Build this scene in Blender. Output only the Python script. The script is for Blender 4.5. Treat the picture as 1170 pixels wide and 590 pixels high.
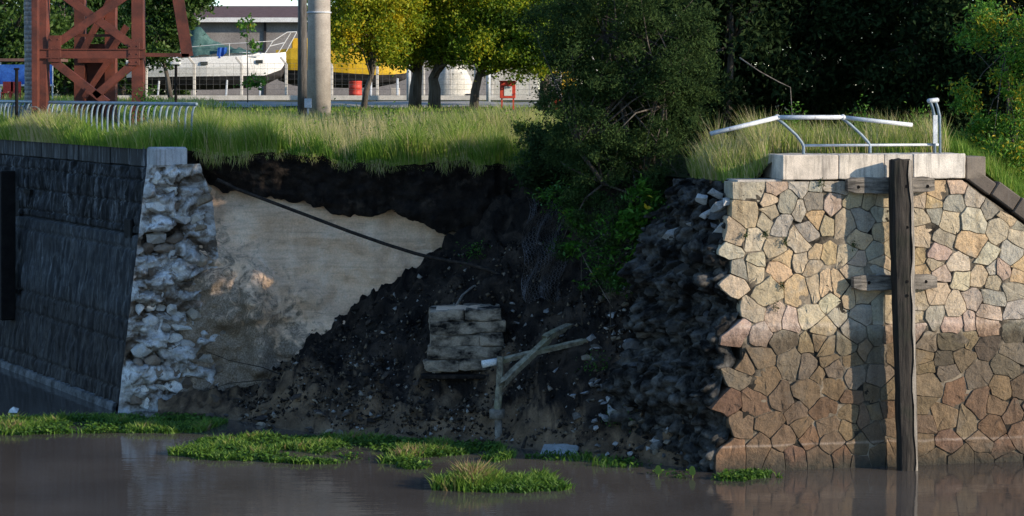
import bpy, bmesh, math, random
import numpy as np
from mathutils import Vector, Matrix

for o in list(bpy.data.objects):
    bpy.data.objects.remove(o)
scene = bpy.context.scene
COL = scene.collection
R_ = math.radians

# ------------------------------------------------------------------ camera
F, CX, HY, HC = 2400.0, 585.0, 105.0, 7.8        # focal length and horizon of the photo (px), eye height (m)
cam_d = bpy.data.cameras.new('camera')
cam_d.sensor_width = 36.0
cam_d.lens = 36.0 * F / 1170.0
cam_d.shift_y = -(295.0 - HY) / 1170.0
cam_d.clip_start, cam_d.clip_end = 0.5, 3000.0
cam = bpy.data.objects.new('camera', cam_d)
cam.location = (0, 0, HC)
cam.rotation_euler = (R_(90), 0, 0)
COL.objects.link(cam)
scene.camera = cam

# ------------------------------------------------------------------ light
SUN_AZ, SUN_EL = 67.0, 17.0                       # degrees right of the line behind the camera, above the horizon
sd = Vector((math.sin(R_(SUN_AZ)) * math.cos(R_(SUN_EL)), -math.cos(R_(SUN_AZ)) * math.cos(R_(SUN_EL)), math.sin(R_(SUN_EL))))
world = bpy.data.worlds.new('World')
scene.world = world
world.use_nodes = True
wn = world.node_tree
wn.nodes.clear()
sky = wn.nodes.new('ShaderNodeTexSky')
sky.sky_type = 'NISHITA'
sky.sun_disc = False
sky.sun_elevation = R_(SUN_EL)
sky.sun_rotation = math.atan2(sd.x, sd.y)
sky.air_density, sky.dust_density, sky.ozone_density = 1.0, 0.1, 4.0
sky.altitude = 500
bg = wn.nodes.new('ShaderNodeBackground')
bg.inputs['Strength'].default_value = 0.15
wo = wn.nodes.new('ShaderNodeOutputWorld')
wn.links.new(sky.outputs[0], bg.inputs[0])
wn.links.new(bg.outputs[0], wo.inputs[0])
sun_d = bpy.data.lights.new('sun', 'SUN')
sun_d.energy, sun_d.angle, sun_d.color = 3.5, R_(0.55), (1.0, 0.86, 0.68)
sun = bpy.data.objects.new('sun', sun_d)
sun.rotation_euler = sd.to_track_quat('Z', 'Y').to_euler()
sun.location = (40, -20, 40)
COL.objects.link(sun)
vs = scene.view_settings
vs.view_transform, vs.look, vs.exposure, vs.gamma = 'Standard', 'None', 0.90, 1.0

rng = np.random.default_rng(7)
random.seed(7)

# ------------------------------------------------------------------ helpers
def P(x, y, Y):
    """photo pixel at depth Y -> world"""
    return Vector(((x - CX) * Y / F, Y, HC - (y - HY) * Y / F))

def PXw(x, Y): return (x - CX) * Y / F
def on_water(x, y):
    Y = HC * F / (y - HY)
    return Vector(((x - CX) * Y / F, Y, 0))

ORG = {}
def tag(o, label=None, cat=None, group=None, kind=None):
    if label: o['label'] = label
    if cat: o['category'] = cat
    if group: o['group'] = group
    if kind: o['kind'] = kind
    return o

def thing(name, label, cat, loc, group=None):
    o = bpy.data.objects.new(name, None)
    o.empty_display_size = 0.2
    o.location = loc
    COL.objects.link(o)
    ORG[o.name] = Vector(loc)
    return tag(o, label, cat, group)

def org(o):
    return ORG.get(o.name, Vector((0, 0, 0))) if o else Vector((0, 0, 0))

def link(name, me, mat, parent=None, smooth=False):
    o = bpy.data.objects.new(name, me)
    if mat is not None and len(me.materials) == 0: me.materials.append(mat)
    if smooth == 'edge':
        me.polygons.foreach_set('use_smooth', np.ones(len(me.polygons), dtype=bool)); me.set_sharp_from_angle(angle=R_(34))
    elif smooth: me.polygons.foreach_set('use_smooth', np.ones(len(me.polygons), dtype=bool))
    COL.objects.link(o)
    if parent:
        o.parent = parent
        ORG[o.name] = org(parent)
    return o

def mesh(name, V, Fc, mat, parent=None, smooth=False, attr=None):
    """world-space vertices; children are stored relative to their thing's base"""
    V = np.asarray([tuple(v) for v in V] if not isinstance(V, np.ndarray) else V, dtype=float)
    V = V - np.array(org(parent))
    me = bpy.data.meshes.new(name)
    if isinstance(Fc, np.ndarray):
        n, k = Fc.shape
        me.vertices.add(len(V)); me.vertices.foreach_set('co', V.astype(np.float32).ravel())
        me.loops.add(n * k); me.loops.foreach_set('vertex_index', Fc.astype(np.int32).ravel())
        me.polygons.add(n)
        me.polygons.foreach_set('loop_start', (np.arange(n) * k).astype(np.int32))
        me.update(calc_edges=True)
    else:
        me.from_pydata(V.tolist(), [], Fc)
        me.update()
    if attr is not None:
        a = me.attributes.new('tone', 'FLOAT', 'POINT')
        a.data.foreach_set('value', np.asarray(attr, dtype=np.float32))
    return link(name, me, mat, parent, smooth)

class MB:
    """collects shapes, builds ONE mesh"""
    def __init__(s): s.V, s.F = [], []
    def add(s, V, Fc):
        b = len(s.V); s.V += [tuple(v) for v in V]; s.F += [tuple(b + i for i in f) for f in Fc]; return s
    def box(s, c, sx, sy, sz, ax=None, bev=0.0):
        """centre, half sizes, ax = (ux,uy,uz) axes"""
        ax = ax or (Vector((1, 0, 0)), Vector((0, 1, 0)), Vector((0, 0, 1)))
        c = Vector(c)
        if bev <= 0:
            V = [c + ax[0] * (sx * a) + ax[1] * (sy * b) + ax[2] * (sz * d) for d in (-1, 1) for b in (-1, 1) for a in (-1, 1)]
            return s.add(V, [(0, 2, 3, 1), (4, 5, 7, 6), (0, 1, 5, 4), (2, 6, 7, 3), (0, 4, 6, 2), (1, 3, 7, 5)])
        V = []
        for d in (-1, 1):
            for b in (-1, 1):
                for a in (-1, 1):
                    for k in range(3):
                        e = [sx * a, sy * b, sz * d]
                        for q in range(3):
                            if q != k: e[q] -= math.copysign(bev, e[q])
                        V.append(c + ax[0] * e[0] + ax[1] * e[1] + ax[2] * e[2])
        bm = bmesh.new()
        for v in V: bm.verts.new(v)
        bmesh.ops.convex_hull(bm, input=bm.verts)
        bm.verts.ensure_lookup_table(); bm.verts.index_update()
        s.add([v.co.copy() for v in bm.verts], [tuple(v.index for v in f.verts) for f in bm.faces]); bm.free()
        return s
    def bar(s, a, b, w, h, up=(0, 0, 1), bev=0.0):
        """rectangular bar from a to b, w sideways, h along up"""
        a, b = Vector(a), Vector(b); d = b - a; L = d.length; d.normalize()
        side = d.cross(Vector(up))
        if side.length < 1e-3: side = d.cross(Vector((0, 1, 0)))
        side.normalize(); u = side.cross(d).normalized()
        return s.box((a + b) / 2, L / 2, w / 2, h / 2, (d, side, u), bev)
    def tube(s, pts, r, n=8, cap=True, r2=None):
        pts = [Vector(p) for p in pts]; k = len(pts)
        b = len(s.V); up = Vector((0, 0, 1)); prev = None
        for i, p in enumerate(pts):
            t = (pts[min(i + 1, k - 1)] - pts[max(i - 1, 0)]).normalized()
            if prev is None:
                sx = t.cross(up) if abs(t.z) < .9 else t.cross(Vector((0, 1, 0)))
            else: sx = prev - t * prev.dot(t)
            sx.normalize(); prev = sx; sy = t.cross(sx)
            rr = r if not isinstance(r, (list, tuple)) else r[i]
            if r2 is not None: rr = r + (r2 - r) * i / (k - 1)
            for j in range(n):
                a = 2 * math.pi * j / n
                s.V.append(tuple(p + sx * (rr * math.cos(a)) + sy * (rr * math.sin(a))))
        for i in range(k - 1):
            for j in range(n):
                s.F.append((b + i * n + j, b + i * n + (j + 1) % n, b + (i + 1) * n + (j + 1) % n, b + (i + 1) * n + j))
        if cap:
            s.F.append(tuple(b + j for j in reversed(range(n)))); s.F.append(tuple(b + (k - 1) * n + j for j in range(n)))
        return s
    def build(s, name, mat, parent=None, smooth=False):
        return mesh(name, s.V, s.F, mat, parent, smooth)

def rough_box(name, c, sx, sy, sz, ax, mat, parent, amp=.02, freq=4.0, seg=.16, bev=.02):
    """a bevelled block with worn, uneven faces"""
    m = MB().box((0, 0, 0), sx, sy, sz, None, bev); bm = bmesh.new()
    vs_ = [bm.verts.new(v) for v in m.V]
    for f in m.F:
        try: bm.faces.new([vs_[i] for i in f])
        except ValueError: pass
    bmesh.ops.dissolve_limit(bm, angle_limit=.02, verts=bm.verts, edges=bm.edges)
    for k in range(3):
        es = [e for e in bm.edges if e.calc_length() > seg]
        if not es: break
        bmesh.ops.subdivide_edges(bm, edges=es, cuts=1, use_grid_fill=True)
    bmesh.ops.triangulate(bm, faces=bm.faces)
    bm.verts.ensure_lookup_table(); bm.verts.index_update()
    V = np.array([v.co[:] for v in bm.verts]); Fc = [tuple(v.index for v in f.verts) for f in bm.faces]; bm.free()
    A = np.array([list(a) for a in ax]); W = np.array(list(c))[None] + V @ A
    n3 = np.stack([fbm(W * freq + k * 9.1, 3, 400 + k) for k in range(3)], 1)
    return mesh(name, W + amp * n3, Fc, mat, parent, 'edge')

# vectorised value noise -------------------------------------------------
def _h(ix, iy, iz, seed):
    h = (ix * 374761393 + iy * 668265263 + iz * 2147483647 + seed * 1274126177) & 0xffffffff
    h = ((h ^ (h >> 13)) * 1103515245) & 0xffffffff
    h = ((h ^ (h >> 16)) * 2654435761) & 0xffffffff
    return ((h ^ (h >> 15)) & 0xffffff) / float(0xffffff)
def vnoise(p, seed=0):
    p = np.asarray(p, dtype=float); i = np.floor(p).astype(np.int64); f = p - i; f = f * f * (3 - 2 * f); r = 0
    for dx in (0, 1):
        for dy in (0, 1):
            for dz in (0, 1):
                w = (f[:, 0] if dx else 1 - f[:, 0]) * (f[:, 1] if dy else 1 - f[:, 1]) * (f[:, 2] if dz else 1 - f[:, 2])
                r = r + w * _h(i[:, 0] + dx, i[:, 1] + dy, i[:, 2] + dz, seed)
    return r * 2 - 1
def fbm(p, oct=4, seed=0, gain=.5):
    p = np.asarray(p, dtype=float); r, a = 0, 1.0
    for k in range(oct):
        r = r + a * vnoise(p, seed + k * 17); p = p * 2.03 + 5.3; a *= gain
    return r
def cells(p, seed=0):
    """worley: (f1, f2, random value of the nearest cell)"""
    p = np.asarray(p, dtype=float); i = np.floor(p).astype(np.int64)
    f1 = np.full(len(p), 9.); f2 = f1.copy(); rv = f1.copy()
    for dx in (-1, 0, 1):
        for dy in (-1, 0, 1):
            for dz in (-1, 0, 1):
                c = i + (dx, dy, dz)
                q = np.stack([c[:, k] + _h(c[:, 0], c[:, 1], c[:, 2], seed + 3 + k) for k in range(3)], 1)
                d = np.linalg.norm(q - p, axis=1); v = _h(c[:, 0], c[:, 1], c[:, 2], seed + 9)
                m = d < f1
                f2 = np.where(m, f1, np.minimum(f2, d)); f1 = np.where(m, d, f1); rv = np.where(m, v, rv)
    return f1, f2, rv
def gridfaces(nu, nv):
    a = (np.arange(nu - 1)[:, None] * nv + np.arange(nv - 1)[None, :]).ravel()
    return np.stack([a, a + nv, a + nv + 1, a + 1], 1)
def sstep(x, a, b):
    t = np.clip((np.asarray(x, dtype=float) - a) / (b - a), 0, 1); return t * t * (3 - 2 * t)

# ------------------------------------------------------------------ materials
def newmat(name):
    m = bpy.data.materials.new(name); m.use_nodes = True
    nt = m.node_tree; nt.nodes.clear()
    out = nt.nodes.new('ShaderNodeOutputMaterial')
    return m, nt, out
def N(nt, t, **kw):
    n = nt.nodes.new(t)
    for k, v in kw.items():
        if k.startswith('i_'): n.inputs[k[2:].replace('_', ' ')].default_value = v
        else: setattr(n, k, v)
    return n
def L(nt, a, b): nt.links.new(a, b)
def c4(c): return (c[0], c[1], c[2], 1.0)
def pos(nt, scale=(1, 1, 1), obj=False):
    if obj: g = N(nt, 'ShaderNodeTexCoord').outputs['Object']
    else: g = N(nt, 'ShaderNodeNewGeometry').outputs['Position']
    mp = N(nt, 'ShaderNodeMapping'); mp.inputs['Scale'].default_value = scale
    L(nt, g, mp.inputs['Vector']); return mp.outputs[0]
def noise(nt, vec, scale, detail=5, rough=.55, dist=0.0):
    n = N(nt, 'ShaderNodeTexNoise'); L(nt, vec, n.inputs['Vector'])
    n.inputs['Scale'].default_value = scale; n.inputs['Detail'].default_value = detail
    n.inputs['Roughness'].default_value = rough; n.inputs['Distortion'].default_value = dist
    return n.outputs['Fac']
def ramp(nt, fac, stops):
    r = N(nt, 'ShaderNodeValToRGB'); e = r.color_ramp.elements
    while len(e) < len(stops): e.new(0.5)
    for k, (p_, c) in enumerate(stops):
        e[k].position = p_; e[k].color = c4(c) if not isinstance(c, (int, float)) else (c, c, c, 1)
    L(nt, fac, r.inputs[0]); return r.outputs[0]
def mix(nt, fac, a, b, mode='MIX'):
    m = N(nt, 'ShaderNodeMix', data_type='RGBA', blend_type=mode)
    for s, v in ((m.inputs[0], fac), (m.inputs[6], a), (m.inputs[7], b)):
        if isinstance(v, (int, float)): s.default_value = v
        elif isinstance(v, tuple): s.default_value = c4(v)
        else: L(nt, v, s)
    return m.outputs[2]
def mth(nt, op, a, b=None, c=None):
    m = N(nt, 'ShaderNodeMath', operation=op)
    for s, v in zip(m.inputs, (a, b, c)):
        if v is None: continue
        if isinstance(v, (int, float)): s.default_value = v
        else: L(nt, v, s)
    return m.outputs[0]
def bump(nt, h, strength=.5, dist=.02, prev=None):
    b = N(nt, 'ShaderNodeBump'); b.inputs['Strength'].default_value = strength; b.inputs['Distance'].default_value = dist
    L(nt, h, b.inputs['Height'])
    if prev is not None: L(nt, prev, b.inputs['Normal'])
    return b.outputs[0]
def bsdf(nt, out, col, rough=.85, nrm=None, metal=0.0, spec=.3):
    b = N(nt, 'ShaderNodeBsdfPrincipled')
    if isinstance(col, tuple): b.inputs['Base Color'].default_value = c4(col)
    else: L(nt, col, b.inputs['Base Color'])
    if isinstance(rough, (int, float)): b.inputs['Roughness'].default_value = rough
    else: L(nt, rough, b.inputs['Roughness'])
    b.inputs['Metallic'].default_value = metal
    b.inputs['Specular IOR Level'].default_value = spec
    if nrm is not None: L(nt, nrm, b.inputs['Normal'])
    L(nt, b.outputs[0], out.inputs[0]); return b

def rough_mat(name, a, b, s=3.0, fine=30.0, rough=.9, bs=.5, bd=.02, stops=(.35, .65), sc=(1, 1, 1), dark=None, spec=.2, metal=0.0):
    """two-tone mottled surface with fine relief"""
    m, nt, out = newmat(name); v = pos(nt, sc)
    n1 = noise(nt, v, s, 7, .62); n2 = noise(nt, v, fine, 4, .6)
    col = ramp(nt, n1, [(stops[0], a), (stops[1], b)])
    col = mix(nt, .55, col, ramp(nt, n2, [(.3, .45), (.7, 1.25)]), 'MULTIPLY')
    if dark:
        n3 = noise(nt, v, dark[1], 5, .6); col = mix(nt, ramp(nt, n3, [(dark[2], 0.0), (dark[2] + .1, 1.0)]), col, dark[0])
    h = mth(nt, 'ADD', n1, mth(nt, 'MULTIPLY', n2, .5))
    bsdf(nt, out, col, rough, bump(nt, h, bs, bd), metal, spec); return m

def leaf_mat(name, stops, trans=.35, rough=.5, spec=.25):
    m, nt, out = newmat(name)
    at = N(nt, 'ShaderNodeAttribute', attribute_name='tone')
    col = ramp(nt, at.outputs['Fac'], stops)
    b = N(nt, 'ShaderNodeBsdfPrincipled'); L(nt, col, b.inputs['Base Color'])
    b.inputs['Roughness'].default_value = rough; b.inputs['Specular IOR Level'].default_value = spec
    t = N(nt, 'ShaderNodeBsdfTranslucent'); L(nt, col, t.inputs[0])
    ms = N(nt, 'ShaderNodeMixShader'); ms.inputs[0].default_value = trans
    L(nt, b.outputs[0], ms.inputs[1]); L(nt, t.outputs[0], ms.inputs[2]); L(nt, ms.outputs[0], out.inputs[0]); return m

def stone_mat(name, tide=True, bs=.7):
    """object colour carries each stone's own tone; grain, lichen and the tide stain lie over the whole wall"""
    m, nt, out = newmat(name)
    v = pos(nt)
    oi = N(nt, 'ShaderNodeObjectInfo')
    n1 = noise(nt, v, 5.0, 6, .65); n2 = noise(nt, v, 38.0, 5, .7); n3 = noise(nt, v, 1.7, 4, .6)
    col = mix(nt, .8, oi.outputs['Color'], ramp(nt, n1, [(.25, (.58, .54, .50)), (.5, (1, .97, .93)), (.75, (1.18, 1.08, .92))]), 'MULTIPLY')
    col = mix(nt, .65, col, ramp(nt, n2, [(.3, .5), (.55, 1.0), (.72, 1.3)]), 'MULTIPLY')
    col = mix(nt, ramp(nt, n3, [(.58, 0.0), (.68, .45)]), col, (.30, .29, .26))
    if tide:
        z = N(nt, 'ShaderNodeSeparateXYZ'); L(nt, v, z.inputs[0])
        zz = mth(nt, 'ADD', z.outputs[2], mth(nt, 'MULTIPLY', mth(nt, 'SUBTRACT', n1, .5), .5))
        wet = N(nt, 'ShaderNodeMapRange'); wet.inputs[1].default_value = 3.0; wet.inputs[2].default_value = 2.65
        L(nt, zz, wet.inputs[0])
        col = mix(nt, mth(nt, 'MULTIPLY', wet.outputs[0], .9), col, mix(nt, 1.0, col, (.38, .325, .275), 'MULTIPLY'))
        wet2 = N(nt, 'ShaderNodeMapRange'); wet2.inputs[1].default_value = .42; wet2.inputs[2].default_value = .05
        L(nt, zz, wet2.inputs[0]); col = mix(nt, wet2.outputs[0], col, (.045, .04, .03))
        for zl, wd, amt in ((2.98, .07, .34), (3.3, .05, .15), (.52, .04, .3)):
            d = mth(nt, 'ABSOLUTE', mth(nt, 'SUBTRACT', mth(nt, 'ADD', z.outputs[2], mth(nt, 'MULTIPLY', mth(nt, 'SUBTRACT', n3, .5), .12)), zl))
            li = N(nt, 'ShaderNodeMapRange'); li.inputs[1].default_value = wd; li.inputs[2].default_value = 0.0; li.inputs[4].default_value = amt
            L(nt, d, li.inputs[0]); col = mix(nt, mth(nt, 'MULTIPLY', li.outputs[0], ramp(nt, n1, [(.3, .2), (.6, 1.0)])), col, (.60, .50, .42))
    st_ = noise(nt, pos(nt, (3.2, 3.2, .45)), 1.0, 5, .62, .3)
    col = mix(nt, ramp(nt, st_, [(.54, 0.0), (.70, .55)]), col, mix(nt, 1.0, col, (.36, .33, .29), 'MULTIPLY'))   # run-off stains
    nb = bump(nt, n2, bs * .6, .014, bump(nt, n1, bs, .09))
    bsdf(nt, out, col, .88, nb, 0, .25); return m
# ================================================================== THE SETTING
C1 = np.array([-8.9, 51.5])                     # corner of the left quay wall (top)
LD = np.array([-.5, .866])                      # its direction, away from the corner
LN = np.array([-.866, -.5])                     # its outward normal (towards the basin)
RO, RU, RN = np.array([4.3, 43.0]), np.array([.979, .2045]), np.array([.2045, -.979])   # right wall: origin, along, outward

FX = np.array([-200, -9.2, -8.2, -7.6, -4, -1, .3, 1.5, 3, 4.0, 4.45, 4.9, 40, 200.])
FY = np.array([51.8 + (200 - 9.2) * 1.732, 51.9, 51.95, 52.0, 52.1, 52.0, 51.9, 51.0, 48, 45.2, 43.75, 43.75, 50.9, 84.])
ZX = np.array([-200, -8.4, -7.6, -5, -1, .3, 1.5, 5.1, 5.4, 9.7, 14.2, 200.])
ZZ = np.array([6.42, 6.42, 6.34, 6.20, 6.02, 5.95, 5.92, 5.93, 6.40, 6.40, 2.8, 2.8])
def lipmask(X): return sstep(X, -8.0, -7.3) * sstep(X, 1.6, .6)
def front(X):
    X = np.asarray(X, dtype=float); s = X.shape; x = X.ravel(); p = np.stack([x * 1.1, x * 0, x * 0], 1)
    return (np.interp(x, FX, FY) + .24 * fbm(p, 4, 501) * lipmask(x)).reshape(s)
def lipz(X):
    X = np.asarray(X, dtype=float); p = np.stack([X.ravel() * 1.4, X.ravel() * 0, X.ravel() * 0], 1)
    return np.interp(X, ZX, ZZ) + (.11 * fbm(p, 4, 511) * lipmask(X.ravel())).reshape(X.shape)
def gz(X, Y, rough=True):
    X = np.asarray(X, dtype=float); Y = np.asarray(Y, dtype=float)
    d = Y - front(X); zf = lipz(X)
    zq = 6.45 + .95 * sstep(Y, 54, 96)
    z = zf + (zq - zf) * sstep(d, 0, np.where(X > 9.7, 4.0, 5.0))
    if rough:
        p = np.stack([X * .7, Y * .7, X * 0], 1); z = z + .05 * fbm(p, 3, 5) * sstep(d, 0, 1)
    return z
def gz1(X, Y): return float(gz(np.array([X]), np.array([Y]))[0])

M_water, nt, out = newmat('river_water')
g = N(nt, 'ShaderNodeNewGeometry').outputs['Position']
mp = N(nt, 'ShaderNodeMapping'); mp.inputs['Scale'].default_value = (.55, 2.6, 1); L(nt, g, mp.inputs[0])
w1 = noise(nt, mp.outputs[0], .9, 3, .5); w2 = noise(nt, mp.outputs[0], 3.5, 3, .55); w3 = noise(nt, pos(nt, (1, 1, 1)), .35, 3, .5)
h = mth(nt, 'ADD', mth(nt, 'MULTIPLY', w1, .7), mth(nt, 'MULTIPLY', w2, .3))
col = ramp(nt, w3, [(.35, (.062, .053, .045)), (.65, (.088, .076, .064))])
b = bsdf(nt, out, col, .035, bump(nt, h, .14, .05), 0, .5); b.inputs['IOR'].default_value = 1.33

tag(mesh('water', [(-400, -60, 0), (400, -60, 0), (400, 300, 0), (-400, 300, 0)], [(0, 1, 2, 3)], M_water), kind='structure')
M_mud = rough_mat('river_mud', (.05, .04, .03), (.09, .07, .05), .8, 12)
tag(mesh('riverbed', [(-1500, -400, -2.2), (1500, -400, -2.2), (1500, 2400, -2.2), (-1500, 2400, -2.2)], [(0, 1, 2, 3)], M_mud), kind='structure')

# grassy quay ground: one sheet to the horizon
xs = np.unique(np.concatenate([np.linspace(-200, -20, 40), np.arange(-20, 16, .25), np.linspace(16, 60, 30), np.linspace(60, 200, 15)]))
ts = np.concatenate([np.linspace(0, 6, 25), np.linspace(6.5, 50, 50), np.geomspace(52, 1500, 18)])
XX, TT = np.meshgrid(xs, ts, indexing='ij'); YY = front(XX) + TT
V = np.stack([XX.ravel(), YY.ravel(), gz(XX.ravel(), YY.ravel())], 1)
M_ground = rough_mat('turf_soil', (.035, .05, .015), (.10, .095, .04), .9, 9, bs=.6, bd=.05)
tag(mesh('ground', V, gridfaces(len(xs), len(ts))[:, ::-1], M_ground, smooth=True), kind='structure')

# pale strip of roadway behind the grass
M_road = rough_mat('pale_road', (.30, .28, .25), (.42, .39, .35), 1.2, 25, bs=.2)
xr = np.linspace(-40, 10, 60); yr = np.linspace(82.5, 89.5, 8)
XX, YY = np.meshgrid(xr, yr, indexing='ij')
V = np.stack([XX.ravel(), YY.ravel(), gz(XX.ravel(), YY.ravel()) + .03], 1)
tag(mesh('road', V, gridfaces(60, 8)[:, ::-1], M_road, smooth=True), kind='structure')

# ---- clay face left standing behind the collapse
M_clay, nt, out = newmat('pale_clay')
v = pos(nt)
lay = noise(nt, pos(nt, (.5, .5, 5)), 2.2, 6, .6, .4); n1 = noise(nt, v, 1.1, 6, .62, .5); n2 = noise(nt, v, 24, 4, .6); n4 = noise(nt, v, 3.2, 6, .65, 1.0)
col = ramp(nt, n1, [(.28, (.54, .34, .21)), (.5, (.76, .52, .35)), (.72, (.86, .65, .48))])
col = mix(nt, .5, col, ramp(nt, lay, [(.3, .55), (.5, 1.0), (.7, 1.15)]), 'MULTIPLY')
xyz = N(nt, 'ShaderNodeSeparateXYZ'); L(nt, v, xyz.inputs[0])
# dirt: washed-down brown soil low on the left half, with ragged borders
dz = mth(nt, 'ADD', mth(nt, 'MULTIPLY', xyz.outputs[2], -.30), mth(nt, 'MULTIPLY', xyz.outputs[0], -.28))
dm = mth(nt, 'ADD', dz, mth(nt, 'MULTIPLY', mth(nt, 'SUBTRACT', n4, .5), 2.6))
col = mix(nt, ramp(nt, mth(nt, 'MULTIPLY', dm, .5), [(.36, 0.0), (.58, .9)]), col, ramp(nt, n2, [(.35, (.10, .075, .05)), (.65, (.26, .21, .16))]))
col = mix(nt, .5, col, ramp(nt, n2, [(.3, .6), (.7, 1.2)]), 'MULTIPLY')
bsdf(nt, out, col, .95, bump(nt, n2, .35, .015, bump(nt, lay, .5, .06, bump(nt, n4, .5, .08))), 0, .1)
M_soil = rough_mat('black_soil', (.005, .004, .004), (.028, .021, .017), 3.4, 22, bs=1.0, bd=.08, dark=((.06, .045, .034), 2.3, .58))

nx, nz = 130, 110
xa = np.linspace(-8.2, .6, nx); za = np.linspace(-.5, 5.75, nz)
XX, ZZg = np.meshgrid(xa, za, indexing='ij'); X, Z = XX.ravel(), ZZg.ravel()
p = np.stack([X, Z, X * 0], 1)
led = np.sin(Z * 9 + 1.5 * fbm(p * .6, 2, 3)) * .03
low = sstep(-X * .28 - Z * .30, .2, 1.3)
Y = 52.95 - .10 * (5.7 - Z) + (.14 + .12 * sstep(Z, 4.6, 3.4)) * fbm(p * .7, 4, 11) + .18 * sstep(Z, 4.4, 5.4) + led * (1 - low) + .06 * fbm(p * 3.1, 4, 12) * (.5 + low)
Y -= low * (.55 + .35 * np.abs(fbm(p * 1.3, 4, 21)))                              # slumped foot on the left
Y -= .35 * np.exp(-((X + 6.35) / .35) ** 2) * sstep(Z, 4.6, 2.6)                    # standing rib
tag(mesh('clay_bank', np.stack([X, Y, Z], 1), gridfaces(nx, nz), M_clay, smooth=True), kind='structure')

# ---- dark topsoil layer under the grass, undercut
sbx = np.array([(x - CX) * 52.6 / F for x in (205, 240, 300, 350, 400, 450, 500, 530, 570, 640)])
sbz = np.array([HC - (y - HY) * 52.6 / F for y in (200, 214, 226, 240, 248, 252, 268, 276, 304, 334)])
nx, nv = 190, 34
xa = np.linspace(-8.35, 1.4, nx); ta = np.linspace(0, 1, nv)
XX, TT = np.meshgrid(xa, ta, indexing='ij'); X, T = XX.ravel(), TT.ravel()
zt = lipz(X) + .03; zb = np.interp(X, sbx, sbz) + .16 * fbm(np.stack([X * 2.2, X * 0, X * 0], 1), 4, 8)
Zs = zt + (zb - zt) * T
p = np.stack([X, Zs, T], 1)
Ys = front(X) + .02 + .72 * T ** .8 + .22 * fbm(p * 1.1, 4, 31) * sstep(T, 0, .2) - .10 * np.abs(fbm(p * 4, 3, 33)) * sstep(T, 0, .1)
Ys = np.where(T > .96, Ys + .5, Ys)
tag(mesh('topsoil_layer', np.stack([X, Ys, Zs], 1), gridfaces(nx, nv)[:, ::-1], M_soil, smooth=True), kind='structure')

# ---- slumped earth in the breach
BX = np.array([-8.6, -6.6, -5.2, -3.5, -2.07, -.5, 1.2, 2.6, 3.6, 5.0])
BY = np.array([50.8, 50.0, 48.6, 47.7, 47.3, 46.7, 45.2, 44.3, 43.6, 43.2])        # water line of the slope
TX = np.array([-8.6, -6.3, -5, -1.43, .3, 1.5, 3, 5.0]); TZ = np.array([.15, .55, 1.45, 4.27, 5.45, 5.85, 5.88, 5.9])
def debris(X, Y):
    y0 = np.interp(X, BX, BY); yt = np.minimum(52.95, front(X) + .5); zb = np.interp(X, TX, TZ)
    t = (Y - y0) / (yt - y0)
    z = np.where(t > 0, zb * np.clip(t, 0, 1) ** .92, t * 1.6)
    z = z + .75 * np.exp(-((X + 5.0) / .55) ** 2 - ((Y - 50.2) / .8) ** 2)             # clay lump at the foot
    z = z - .75 * np.exp(-((X + 1.2) / .75) ** 2 - ((Y - 48.2) / .55) ** 2)           # hollow under the fallen block
    p = np.stack([X, Y, X * 0], 1); a = sstep(t, -.1, .15)
    z = z + a * (.34 * fbm(p * .8, 4, 41) + .26 * np.abs(fbm(p * 2.2, 4, 43)) + .12 * fbm(p * 5.5, 3, 44))
    return z
def debris1(X, Y): return float(debris(np.array([X]), np.array([Y]))[0])
M_debris, nt, out = newmat('slumped_earth')
v = pos(nt)
n1 = noise(nt, v, 1.6, 7, .65, .6); n2 = noise(nt, v, 20, 5, .65); n3 = noise(nt, pos(nt, (1.6, .5, .5)), .95, 5, .6, .8)
col = ramp(nt, n1, [(.30, (.006, .005, .005)), (.50, (.022, .017, .014)), (.68, (.075, .056, .042))])
xyz = N(nt, 'ShaderNodeSeparateXYZ'); L(nt, v, xyz.inputs[0])
hz = mth(nt, 'MULTIPLY', mth(nt, 'SUBTRACT', 1.7, xyz.outputs[2]), .15)
sand = ramp(nt, mth(nt, 'ADD', n3, hz), [(.57, 0.0), (.70, .9)])
col = mix(nt, sand, col, ramp(nt, n1, [(.3, (.07, .047, .03)), (.7, (.30, .20, .12))]))
col = mix(nt, .6, col, ramp(nt, n2, [(.25, .6), (.75, 1.25)]), 'MULTIPLY')
bsdf(nt, out, col, .93, bump(nt, noise(nt, v, 60, 3, .6), .6, .012, bump(nt, n2, 1.0, .05, bump(nt, n1, .6, .10))), 0, .15)
xa = np.linspace(-8.6, 4.6, 170); ya = np.linspace(42.8, 53.3, 140)
XX, YY = np.meshgrid(xa, ya, indexing='ij'); X, Y = XX.ravel(), YY.ravel()
Z = debris(X, Y)
p = np.stack([X, Y, Z], 1)
Xo = X + .07 * fbm(p * 3, 3, 51); Yo = Y + .12 * fbm(p * 2.2, 3, 52)
tag(mesh('earth_slope', np.stack([Xo, Yo, Z], 1), gridfaces(170, 140)[:, ::-1], M_debris, smooth=True), kind='structure')

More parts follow.
